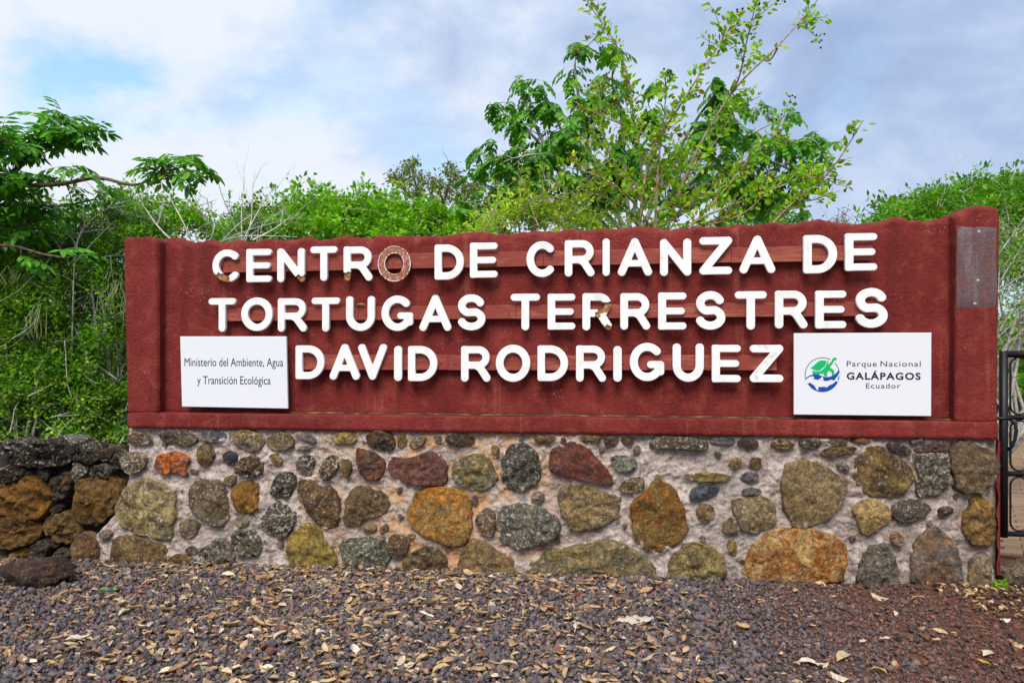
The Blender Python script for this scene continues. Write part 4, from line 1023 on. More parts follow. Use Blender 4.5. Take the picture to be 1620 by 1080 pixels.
def boulder(c, s, name, parent, cols, li, po, seed, rot=0.0, sub=3, sq=1.0):
    import bmesh
    bm = bmesh.new(); bmesh.ops.create_icosphere(bm, subdivisions=sub, radius=1)
    for v in bm.verts:
        p = v.co.normalized(); f = 1+.30*fbm(p, .9, 3, seed)+.22*fbm(p, 3.2, 4, seed)-.25*abs(fbm(p, 1.8, 3, seed+3))
        v.co = Vector((p.x*s[0]*f, p.y*s[1]*f, p.z*s[2]*f))
    from mathutils import Matrix
    bm.transform(Matrix.Rotation(rot, 4, 'Z')); bm.transform(Matrix.Translation(Vector(c)))
    me = bpy.data.meshes.new(name); bm.to_mesh(me); bm.free(); me.materials.append(M['stone'])
    me.polygons.foreach_set('use_smooth', np.ones(len(me.polygons), bool))
    return dye(link(name, me, parent), *cols, li, po)
TOPS = [(-.05, .80, .09, .13, .055), (-.22, .76, .085, .13, .07), (-.40, .79, .10, .15, .06), (-.57, .84, .10, .12, .065), (-.76, .77, .12, .16, .08), (-1.00, .80, .12, .15, .075), (-1.35, .78, .17, .16, .09), (-1.7, .77, .17, .15, .08), (-2.1, .78, .2, .15, .09), (-2.45, .77, .17, .15, .08),
        (-.15, .76, .14, .14, .07), (-.5, .76, .16, .15, .07), (-.9, .77, .17, .15, .08), (-1.2, .76, .16, .15, .07)]
for i, (u, v, a, b, c) in enumerate(TOPS):
    w = -.24 if i < 10 else -.42
    boulder(dloc(u, v-.03, w), (a, b, c), 'stone', dry, ((.018, .015, .014), (.05, .045, .042)) if i != 3 else ((.17, .165, .155), (.09, .085, .08)), random.uniform(.3, .95), 1.0, 40+i*3.1, random.random())
# rocks lying at the foot of the walls
def ground_rock(px, py, z, s, cols, li, po, label, seed, rot=0.0, sink=.3):
    p = P(px, py, z); x, y = p[0], p[1]; g = gz(x, y)
    o = boulder((0, 0, s[2]*(1-sink)), s, 'rock', None, cols, li, po, seed, rot); o.location = (x, y, g)
    tag(o, label, 'rock')
ground_rock(58, 900, 5.02, (.235, .18, .10), ((.075, .038, .028), (.045, .028, .024)), .25, .8, 'dark reddish brown rock half sunk in gravel at the foot of the dry stone wall', 5.5, -.15, .3)
ground_rock(1612, 868, 4.95, (.20, .13, .07), ((.24, .13, .045), (.12, .07, .04)), .2, .4, 'flat orange brown rock lying under the iron gate', 8.1, .2)
ground_rock(1602, 893, 4.84, (.13, .10, .085), ((.09, .065, .045), (.16, .12, .08)), .5, .6, 'dark knobbly rock with pale crust below the iron gate', 9.3, .5)
ground_rock(1648, 880, 4.90, (.16, .12, .09), ((.12, .08, .05), (.20, .13, .07)), .3, .5, 'brown rock under the gate furthest from the sign wall', 12.3, .1)

# ================================================================== PATH BEHIND THE GATE
def m_paver():
    m, t, b, o = new_mat('clay_paver'); g = t.node('ShaderNodeNewGeometry').outputs['Position']; oi = t.node('ShaderNodeObjectInfo').outputs['Random']
    n = t.noise(g, 40, 5, .7); col = t.mix(n, (.17, .10, .062), (.36, .24, .155))
    col = t.mix(1.0, col, t.ramp(oi, [(0, .72), (1, 1.0)]), 'MULTIPLY')
    t.link(col, b.inputs['Base Color']); b.inputs['Roughness'].default_value = .9; bump(t, b, n, .004, .7); return m
M['paver'] = m_paver()
def path():
    # a strip of wavy interlocking pavers that runs away from the gate
    o0 = np.array([4.0, 5.35, 0]); d = np.array([.52, .854, 0]); d /= np.linalg.norm(d); s = np.array([d[1], -d[0], 0])
    rot = math.atan2(d[1], d[0])-PI/2
    Lp, Wp = .24, .12
    p = bpy.data.objects.new('path', None); COL.objects.link(p); p.location = (*o0[:2], .035); p.rotation_euler = (0, 0, rot); tag(p, kind='structure')
    mb = MB(); vs = []
    # mortar bed under the pavers, local x across, y along
    mb.add([(-.6, -.2, -.06), (1.95, -.2, -.06), (1.95, 14, -.06), (-.6, 14, -.06), (-.6, -.2, .0), (1.95, -.2, .0), (1.95, 14, .0), (-.6, 14, .0)], None, [(4, 5, 6, 7), (0, 1, 5, 4), (1, 2, 6, 5), (3, 0, 4, 7)])
    mb.build('path_bed', m_plain('path_bed', (.05, .03, .02), .95, .2, 0, 40, .3), p)
    n = 7; pr = []
    e = .0035
    for k in range(n): x = -Lp/2+e+(Lp-2*e)*k/(n-1); pr.append((x, -Wp/2+e+.014*math.sin(x/Lp*2*PI)))
    for k in range(n): x = Lp/2-e-(Lp-2*e)*k/(n-1); pr.append((x, Wp/2-e+.014*math.sin(x/Lp*2*PI)))
    m_ = len(pr); T = [(x*.965, y*.95, .020) for x, y in pr]; Md = [(x, y, .015) for x, y in pr]; Bt = [(x, y, -.01) for x, y in pr]
    mb = MB(); mb.add(T+Md+Bt, None, [(k, m_+k, m_+(k+1) % m_, (k+1) % m_) for k in range(m_)]+[(m_+k, 2*m_+k, 2*m_+(k+1) % m_, m_+(k+1) % m_) for k in range(m_)]+[(k, k+1, m_-2-k, m_-1-k) for k in range(n-1)])
    me = mb.mesh('paver', M['paver']); cnt = 0; rest = MB(); tv = np.array(T+Md+Bt)
    fc = np.array([(k, m_+k, m_+(k+1) % m_, (k+1) % m_) for k in range(m_)]+[(k, k+1, m_-2-k, m_-1-k) for k in range(n-1)])
    for j in range(int(14/Wp)):
        for i in range(int(2.4/Lp)):
            x = -.45+i*Lp+(Lp/2 if j % 2 else 0); y = -.1+j*Wp
            dz = random.uniform(-.002, .003)
            wp = o0+s*x+d*y; px = CX+F*wp[0]/wp[1]; seen = 1570 < px < 1640
            if seen and cnt < 290:
                o = link('paver', me, p); o.location = (x, y, dz); o.rotation_euler = (random.uniform(-.01, .01), random.uniform(-.01, .01), random.uniform(-.01, .01)); cnt += 1
            else: rest.add(tv+[x, y, dz], None, fc)
    tag(rest.build('paver_field', M['paver'], p), kind='stuff')
path()
# ================================================================== GRAVEL
def unit_rows(a): return a/(np.linalg.norm(a, axis=-1, keepdims=True)+1e-9)
ICO_V = []; _p = (1+5**.5)/2
for a, b in ((1, _p), (-1, _p), (1, -_p), (-1, -_p)): ICO_V += [(0, a, b), (a, b, 0), (b, 0, a)]
ICO_V = unit_rows(np.array(ICO_V, float))
def _hull20(v):
    f = []
    d = min(np.linalg.norm(v[0]-v[k]) for k in range(1, 12))*1.1
    for i in range(12):
        for j in range(i+1, 12):
            for k in range(j+1, 12):
                if max(np.linalg.norm(v[i]-v[j]), np.linalg.norm(v[j]-v[k]), np.linalg.norm(v[i]-v[k])) < d:
                    n = np.cross(v[j]-v[i], v[k]-v[i])
                    f.append((i, j, k) if np.dot(n, v[i]) > 0 else (i, k, j))
    return np.array(f)
ICO_F = _hull20(ICO_V)
def rand_rot(n, r=rng):
    q = unit_rows(r.normal(size=(n, 4))); w, x, y, z = q.T
    return np.stack([1-2*(y*y+z*z), 2*(x*y-z*w), 2*(x*z+y*w), 2*(x*y+z*w), 1-2*(x*x+z*z), 2*(y*z-x*w), 2*(x*z-y*w), 2*(y*z+x*w), 1-2*(x*x+y*y)], -1).reshape(n, 3, 3)
def gz_np(x, y):
    """ground height at many points, read off a coarse lattice of the ground function"""
    gx_ = np.arange(-5, 6.01, .08); gy_ = np.arange(1.5, 9.01, .08)
    if not hasattr(gz_np, 'Z'): gz_np.Z = np.array([[gz(a, b) for a in gx_] for b in gy_])
    fx = np.clip((x-gx_[0])/.08, 0, len(gx_)-1.001); fy = np.clip((y-gy_[0])/.08, 0, len(gy_)-1.001)
    i = fx.astype(int); j = fy.astype(int); a = fx-i; b = fy-j; Z = gz_np.Z
    return (Z[j, i]*(1-a)+Z[j, i+1]*a)*(1-b)+(Z[j+1, i]*(1-a)+Z[j+1, i+1]*a)*b
def front_y(x):
    """y of the foot of the walls at x"""
    t_ = (x-WL[0])/WD[0]; return WL[1]+WD[1]*t_
def m_gravel():
    m, t, b, o = new_mat('scoria_gravel'); g = t.node('ShaderNodeNewGeometry'); r = g.outputs['Random Per Island']
    x, y, z = t.sep(g.outputs['Position'])
    c1 = t.ramp(r, [(0, (.065, .060, .066)), (.22, (.115, .105, .118)), (.42, (.18, .140, .145)), (.58, (.155, .155, .180)), (.70, (.19, .115, .105)), (.86, (.23, .175, .145)), (.93, (.27, .075, .065)), (.97, (.38, .30, .24))])
    c2 = t.ramp(r, [(0, (.045, .032, .030)), (.3, (.11, .062, .055)), (.6, (.16, .075, .058)), (.8, (.22, .12, .09)), (.95, (.26, .07, .045))])
    n = t.noise(g.outputs['Position'], 1.3, 4, .6)
    f = t.step(t.math('ADD', x, t.math('MULTIPLY', n, 1.4)), 1.7, 3.4)
    col = t.mix(f, c1, c2); fn = t.noise(g.outputs['Position'], 160, 4, .7)
    col = t.mix(1.0, col, t.ramp(fn, [(.3, .45), (.7, 1.0)]), 'MULTIPLY')
    col = t.mix(t.math('MULTIPLY', t.step(t.noise(g.outputs['Position'], 60, 3, .6), .58, .7), .5), col, (.19, .16, .14))
    t.link(col, b.inputs['Base Color']); b.inputs['Roughness'].default_value = .75
    bump(t, b, fn, .003, 1.0); return m
def gravel():
    N = 56000
    x = rng.uniform(-4.4, 4.6, N*2); y = rng.uniform(2.55, 5.75, N*2)
    ok = y < front_y(x)+.03
    red = np.clip((x-2.1)/1.2, 0, 1)*np.clip((5.1-y)/1.3+.2, 0, 1)
    ok &= rng.random(len(x)) > red*.85
    x = x[ok][:N]; y = y[ok][:N]; n = len(x)
    s = rng.lognormal(math.log(.0088), .36, n); s = np.clip(s, .005, .021); s *= np.where(x > 1.2, .82, 1)
    S = unit_rows(rng.uniform(.6, 1.3, (n, 3)))*1.73*s[:, None]
    z = gz_np(x, y)+s*rng.uniform(-.1, 1.5, n)
    jit = 1+rng.normal(0, .17, (n, 12, 1))
    V = ICO_V[None]*jit*S[:, None, :]; R = rand_rot(n); V = np.einsum('nij,nkj->nki', R, V)+np.stack([x, y, z], -1)[:, None, :]
    F = (ICO_F[None]+np.arange(n)[:, None, None]*12).reshape(-1, 3)
    mb = MB(); mb.add(V.reshape(-1, 3), F)
    tag(mb.build('gravel', m_gravel()), kind='stuff')
gravel()

# ================================================================== FALLEN LEAVES
M['dry'] = m_leaf('dry_leaf', [(0.150, 0.079, 0.041), (0.318, 0.185, 0.099), (0.430, 0.282, 0.157), (0.374, 0.220, 0.099), (0.524, 0.387, 0.239), (0.281, 0.167, 0.099), (0.580, 0.466, 0.330), (0.393, 0.211, 0.066)], .15, .6, .25, 30)
M['pale'] = m_leaf('pale_dry_leaf', [(.48, .40, .29), (.62, .54, .42), (.66, .60, .50)], .1, .6, .25, 30)
M['fresh'] = m_leaf('green_fallen_leaf', [(.10, .28, .06), (.14, .32, .08)], .3, .4, .3, 10)
def leaf_tmpl(curl, fold, bend, wd):
    """curled leaf blade: 5 stations x 3 across, length 1 along x"""
    xs = np.array([-.5, -.3, 0, .3, .5]); wh = np.array([.03, .75, 1, .7, .02])*wd/2
    v = []
    for k, (x, w) in enumerate(zip(xs, wh)):
        zz = curl*(x*x*4); yy = bend*(x*x)
        v += [(x, yy-w, zz+fold*w*2), (x, yy, zz), (x, yy+w, zz+fold*w*2*(1.3 if k % 2 else .8))]
    return np.array(v), grid_faces(3, 5)
TM = [leaf_tmpl(.10, .35, .1, .42), leaf_tmpl(-.12, .2, -.1, .5), leaf_tmpl(.16, .5, .15, .38), leaf_tmpl(.04, -.35, 0, .55), leaf_tmpl(-.08, .6, .2, .34)]
def litter_den(x, y):
    d = np.exp(-((x+.9)/1.9)**2)*1.0+.22
    d = d*np.where(y > front_y(x)-.4, 1.7, 1)
    d *= np.where(x > 1.0, .28, 1)
    d += np.where((x > 2.65) & (y > front_y(x)-.6), 1.0, 0)
    return d
def litter():
    n0 = 17000; x = rng.uniform(-4.2, 4.3, n0); y = rng.uniform(2.7, 5.6, n0)
    ok = (y < front_y(x)-.01) & (rng.random(n0) < litter_den(x, y)*.50)
    x, y = x[ok], y[ok]; n = len(x); L = np.clip(rng.lognormal(math.log(.048), .38, n), .018, .11)
    z = gz_np(x, y)+.012+rng.random(n)*.007
    yaw = rng.uniform(0, 2*PI, n); tx = rng.normal(0, .20, n); ty = rng.normal(0, .15, n)
    px = CX+F*x/y; py = HY+F*(EYE-z)/y; vis = (px > 5) & (px < 1615) & (py < 1075)
    app = L/y; order = np.argsort(-np.where(vis, app, 0)); single = set(order[:220].tolist())
    meshes = []
    LM = [(-2.6, 'before the dry stone wall'), (-1.75, 'below the large yellow lichened base stone'), (-1.1, 'below the yellow base stone'), (-.55, 'below the dark green base stone'), (.0, 'below the big orange base stone'), (.6, 'below the wide greenish base stone'), (1.15, 'below the tall rusty base stone'), (2.0, 'below the orange and yellow boulder'), (2.6, 'below the smooth grey boulder'), (9, 'on red soil below the gate')]
    SHP = ['curled', 'arched', 'cupped', 'broad', 'folded']
    for k, (tv, tf) in enumerate(TM):
        for mt in ('dry', 'pale'):
            mb = MB(); mb.add(tv, None, tf); meshes.append(mb.mesh('dry_leaf', M[mt], True))
    rest = MB(); cnt = 0
    for i in range(n):
        k = int(rng.integers(len(TM)))
        if i in single:
            pl_ = 1 if rng.random() < .2 else 0; o = link('dry_leaf', meshes[2*k+pl_]); o.location = (x[i], y[i], z[i]+.004)
            o.scale = (L[i],)*3; o.rotation_euler = (tx[i], ty[i], yaw[i])
            ub = x[i]*5.05/y[i]; near = 'near the camera' if y[i] < 3.9 else ('midway' if y[i] < 4.5 else 'close to the wall')
            tag(o, '%s %s leaf %s, %s' % (SHP[k], 'pale buff' if pl_ else 'dry tan', near, next(t_ for q, t_ in LM if ub < q)), 'leaf', 'larger dry leaves scattered over the gravel')
        else:
            tv, tf = TM[k]; v = tv*L[i]
            cx_, sx_ = math.cos(tx[i]), math.sin(tx[i]); cy_, sy_ = math.cos(ty[i]), math.sin(ty[i]); cz_, sz_ = math.cos(yaw[i]), math.sin(yaw[i])
            v = v@np.array([[1, 0, 0], [0, cx_, sx_], [0, -sx_, cx_]])@np.array([[cy_, 0, -sy_], [0, 1, 0], [sy_, 0, cy_]])@np.array([[cz_, sz_, 0], [-sz_, cz_, 0], [0, 0, 1]])
            rest.add(v+[x[i], y[i], z[i]], None, tf)
    # straws and bits of twig
    for i in range(240):
        a = rng.uniform(-3.6, 3.6); b_ = rng.uniform(3, 5.2)
        if b_ > front_y(a)-.05: continue
        w = rng.uniform(0, PI); l = rng.uniform(.02, .06); zc = gz(a, b_)+.02
        tube(rest, [(a-l*math.cos(w), b_-l*math.sin(w), zc), (a, b_+.003, zc+.006), (a+l*math.cos(w), b_+l*math.sin(w), zc)], .0011, 3, False)
    tag(rest.build('leaf_litter', M['dry'], smooth=True), 'mat of small dry leaves and straw scattered over the gravel', 'leaf litter', kind='stuff')
litter()
def on_ground(px, py):
    z = F*EYE/(py-HY)
    for _ in range(4):
        x = (px-CX)/F*z; z = F*(EYE-gz(x, z)-.012)/(py-HY)
    return (px-CX)/F*z, z
def single_leaf(px, py, L, mat, tm, label, yaw, name='leaf'):
    x, y = on_ground(px, py); mb = MB(); mb.add(TM[tm][0], None, TM[tm][1])
    o = mb.build(name, M[mat], None, True); o.location = (x, y, gz(x, y)+.024); o.scale = (L, L, L); o.rotation_euler = (.1, .05, yaw); tag(o, label, 'leaf')
single_leaf(171, 938, .115, 'fresh', 0, 'long fresh green leaf lying on the gravel below the dry stone wall', .15)
single_leaf(222, 885, .07, 'fresh', 2, 'short green leaf standing among brown leaves at the foot of the sign base', .8)
single_leaf(455, 937, .085, 'pale', 1, 'pale round edged dry leaf lying on gravel left of centre', .1)
single_leaf(402, 1000, .075, 'pale', 1, 'cream coloured oval leaf lying near a tangle of brown leaves', -.1)
single_leaf(1278, 1049, .090, 'pale', 1, 'long pale buff leaf beside two others low in the gravel right of centre', -.25)
single_leaf(1300, 1052, .070, 'pale', 3, 'broad pale leaf overlapping its neighbour low in the gravel', .1)
single_leaf(1565, 1036, .085, 'pale', 1, 'white curled leaf lying alone on reddish soil at lower right', .35)
single_leaf(1590, 982, .065, 'pale', 3, 'round pale leaf below the heap of leaves near the gate', .1)
# weathered strip of bark
def bark():
    x, y = on_ground(1005, 983); mb = MB(); nx, ny = 16, 5; v = []
    for j in range(ny):
        for i in range(nx):
            a = i/(nx-1)-.5; b = j/(ny-1)-.5; wd = .085*(1-abs(a*2)**1.6)*(1+.9*fbm((a*3, 1, 0), 3, 3))+.004; 
            v.append((a*.21, b*wd+.012*fbm((a, 2, 0), 6, 3), .016-.9*b*b*.035+.008*fbm((a*2, b, 4), 5, 3)))
    mb.add(v, None, grid_faces(nx, ny)); o = mb.build('bark_strip', m_plain('weathered_bark', (.40, .36, .31), .9, .2, 0, 60, .6), smooth=True)
    o.location = (x, y, gz(x, y)+.018); o.rotation_euler = (.15, 0, .12); tag(o, 'weathered whitish strip of bark lying on the gravel right of centre', 'bark')
bark()
def pebble(px, py, s, col, label):
    x, y = on_ground(px, py); o = boulder((0, 0, s*.5), (s, s*.8, s*.6), 'pebble', None, (col, col), .1, .1, px, .3, 2); o.location = (x, y, gz(x, y)+.008); tag(o, label, 'stone')
pebble(1131, 914, .034, (.62, .58, .52), 'smooth white pebble against the foot of the base under the yellow green stone')
pebble(888, 918, .026, (.60, .60, .58), 'small white pebble on dark gravel at the foot of the greenish base stone')
pebble(133, 903, .024, (.50, .26, .14), 'small orange pebble beside the reddish brown rock')

# ================================================================== VEGETATION
def frames(fwd, up):
    f = unit_rows(fwd); s = unit_rows(np.cross(f, up)); u = np.cross(s, f); return s, f, u
LEAF_OV = (np.array([(0, 0, 0), (-.5, .35, .06), (0, .5, -.05), (.5, .35, .06), (0, 1, 0), (-.38, .72, .04), (.38, .72, .04)]), np.array([(0, 2, 1), (0, 3, 2), (1, 2, 5), (3, 6, 2), (5, 2, 4), (6, 4, 2)]))
LEAF_SM = (np.array([(0, 0, 0), (-.5, .5, .06), (.5, .5, .06), (0, 1, -.04)]), np.array([(0, 2, 1), (1, 2, 3)]))
def scatter_leaves(mb, pos, fwd, size, aspect=.5, tm=LEAF_SM, up=None):
    n = len(pos)
    if n == 0: return
    up = unit_rows(rng.normal(size=(n, 3))+np.array([0, 0, 1.2])) if up is None else up
    s, f, u = frames(fwd, up); tv, tf = tm; sz = np.broadcast_to(size, (n,))
    V = pos[:, None, :]+sz[:, None, None]*(tv[None, :, 0:1]*aspect*s[:, None]+tv[None, :, 1:2]*f[:, None]+tv[None, :, 2:3]*u[:, None])
    mb.add(V.reshape(-1, 3), (tf[None]+np.arange(n)[:, None, None]*len(tv)).reshape(-1, 3))
def wig(p0, d, L, n, curve, r, up=.0, droop=0.0):
    """wandering twig path"""
    pts = [np.array(p0, float)]; d = np.array(d, float); d /= np.linalg.norm(d)+1e-9
    for k in range(n):
        d = d+r.normal(0, curve, 3)+np.array([0, 0, up-droop*k/n]); d /= np.linalg.norm(d); pts.append(pts[-1]+d*L/n)
    return np.array(pts)
def along(pts, t):
    d = np.r_[0, np.cumsum(np.linalg.norm(np.diff(pts, axis=0), axis=1))]; s = t*d[-1]
    p = np.array([np.interp(s, d, pts[:, k]) for k in range(3)]); k = min(len(pts)-2, int(np.searchsorted(d, s, 'right')-1)); tg = pts[k+1]-pts[k]
    return p, tg/(np.linalg.norm(tg)+1e-9)
def branch_out(wood, pts, r0, r1, level, spec, r, tips):
    """spec: list per level of (count per metre, length, spread, curve, up, start)"""
    tube(wood, pts, np.linspace(r0, r1, len(pts)), 5 if r0 < .012 else 7, False)
    if level >= len(spec): tips.append(pts); return
    cpm, Ln, spread, curve, up, start = spec[level]
    L = float(np.sum(np.linalg.norm(np.diff(pts, axis=0), axis=1))); n = max(1, int(round(cpm*L*(1-start)*r.uniform(.8, 1.2))))
    for k in range(n):
        t_ = start+(1-start)*(k+r.random())/n; p, tg = along(pts, min(.99, t_))
        side = r.normal(size=3); side -= tg*np.dot(side, tg); side /= np.linalg.norm(side)+1e-9
        d = tg*math.cos(spread)+side*math.sin(spread)*r.uniform(.7, 1.2); l = Ln*r.uniform(.6, 1.3)*(1.1-.5*t_)
        rr = (r0+(r1-r0)*t_)*.6
        branch_out(wood, wig(p, d, l, 4, curve, r, up), rr, rr*.4, level+1, spec, r, tips)
    tips.append(pts[-2:])
M['bk_grey'] = m_bark('grey_bark', (.20, .18, .16), (.46, .43, .40)); M['bk_tan'] = m_bark('tan_bark', (.20, .14, .09), (.42, .32, .22)); M['bk_dark'] = m_bark('dark_bark', (.06, .04, .03), (.19, .14, .11)); M['bk_pale'] = m_bark('pale_dead_wood', (.34, .32, .29), (.62, .60, .56))
M['lf_tree'] = m_leaf('tree_leaf_green', [(0.044, 0.186, 0.015), (0.080, 0.285, 0.023), (0.126, 0.394, 0.028), (0.065, 0.241, 0.026), (0.216, 0.459, 0.026)], .35, .38, .4)
M['lf_mid'] = m_leaf('mid_leaf_green', [(0.048, 0.186, 0.017), (0.08, 0.28, 0.02), (0.132, 0.372, 0.023), (0.058, 0.224, 0.023), (0.211, 0.409, 0.023)], .38, .42, .35)
M['lf_shrub'] = m_leaf('shrub_leaf_green', [(0.126, 0.344, 0.016), (0.231, 0.528, 0.024), (0.377, 0.669, 0.032), (0.188, 0.406, 0.020), (0.628, 0.731, 0.032), (0.105, 0.304, 0.016), (0.460, 0.265, 0.040)], .45, .45, .3)
M['lf_bright'] = m_leaf('bright_leaf_green', [(0.082, 0.273, 0.004), (0.137, 0.402, 0.006), (0.204, 0.517, 0.009), (0.096, 0.316, 0.005), (0.273, 0.545, 0.011), (0.354, 0.431, 0.011)], .4, .45, .3, 3.5)
M['lf_olive'] = m_leaf('olive_leaf', [(0.090, 0.128, 0.024), (0.150, 0.195, 0.036), (0.210, 0.255, 0.048), (0.120, 0.150, 0.036)], .3, .5, .3)
M['lf_dark'] = m_leaf('thicket_leaf', [(0.057, 0.202, 0.009), (0.101, 0.308, 0.014), (0.181, 0.45, 0.017), (0.045, 0.166, 0.009), (0.271, 0.473, 0.022), (0.362, 0.473, 0.03)], .35, .5, .3, 3.0, .40, 1.45)  # wide noise range paints lit and shaded clumps into the leaf colour
M['lf_canopy'] = m_leaf('canopy_leaf', [(.07, .24, .010), (.11, .34, .014), (.16, .40, .018), (.08, .28, .012), (.21, .42, .02), (.24, .34, .02)], .4, .5, .25, 1.6, .55, 1.3)
M['lf_lime'] = m_leaf('lime_leaf', [(0.169, 0.351, 0.020), (0.286, 0.494, 0.030), (0.416, 0.598, 0.040), (0.520, 0.572, 0.050), (0.208, 0.364, 0.030)], .45, .45, .3)
M['berry'] = m_plain('brown_berry', (.085, .035, .03), .6)
M['usnea'] = m_leaf('hanging_lichen', [(.25, .31, .12), (.36, .40, .18), (.30, .36, .16)], .3, .8, .1)

# --- pinnate leaf used by the two broad trees (one mesh per leaf, shared)
def pinnate(nl, L, droop, wdt, mat, name='leaf', lf=.46):
    mb = MB(); n = nl; sp = []
    for k in range(7): t_ = k/6; sp.append((0, L*t_*(1-.12*droop*t_), -droop*L*.55*t_*t_+.05*L*t_))
    sp = np.array(sp); tube(mb, sp, np.linspace(.0035, .0012, 7), 4, False)
    for k in range(n):
        t_ = .22+.72*k/(n-1); p, tg = along(sp, t_); l = L*lf*(1-.35*abs(t_-.6))
        for s in (-1, 1):
            f = unit_rows(np.array([[s*.95, .50, -.25-.55*droop]])); u = np.array([[0, .2, 1.]])
            scatter_leaves(mb, p[None], f+rng.normal(0, .08, (1, 3)), l, wdt, LEAF_OV, u)
    scatter_leaves(mb, sp[-1:], np.array([[0, 1, -.5-droop]]), L*lf, wdt, LEAF_OV, np.array([[0, .3, 1.]]))
    return mb.mesh(name, mat, True)
def place_leafs(meshes, root, spots, cap, matrest, scale=(.75, 1.2), fan=1):
    """spots: (position, direction). The first `cap` become leaf parts of their own; the rest one part"""
    from mathutils import Matrix
    rest = MB(); o0 = np.array(root.location)
    for i, (p, d) in enumerate(spots):
        me = meshes[i % len(meshes)]
        d = d/(np.linalg.norm(d)+1e-9); up = np.array([0, 0, 1.])+rng.normal(0, .25, 3); s = np.cross(d, up); s /= np.linalg.norm(s)+1e-9; u = np.cross(s, d); sc = rng.uniform(*scale)
        R = np.stack([s, d, u], 1)*sc
        if i < cap:
            o = link('leaf', me, root)
            m4 = Matrix([list(R[0])+[0], list(R[1])+[0], list(R[2])+[0], [0, 0, 0, 1]]); m4.translation = Vector(p-o0); o.matrix_local = m4
        else:
            n = len(me.vertices); co = np.empty(n*3, np.float32); me.vertices.foreach_get('co', co); nf = len(me.polygons)
            if 'tri' not in me: pass
            fs = [tuple(q.vertices) for q in me.polygons]; v = co.reshape(-1, 3)@R.T+(p-o0)
            rest.add(v, [f for f in fs if len(f) == 3], [f for f in fs if len(f) == 4])
    if rest.n: tag(rest.build('foliage', matrest, root, True), kind='stuff')
def poly3(pl, z, dz=0.0, r=rng):
    """photo polyline at a depth z (optionally drifting by dz along its length) -> world points, resampled"""
    n = len(pl); return np.array([P(x, y, z+dz*k/max(1, n-1)) for k, (x, y) in enumerate(pl)])
def refine(p, k=3):
    q = p
    for _ in range(k-1):
        m_ = (q[:-1]+q[1:])/2; q = np.insert(q, np.arange(1, len(q)), m_, axis=0)
        q[1:-1] = .5*q[1:-1]+.25*(q[:-2]+q[2:])
    return q
def local(mb, root):
    o0 = np.array(root.location)
    mb.v = [v-o0 for v in mb.v]; return mb

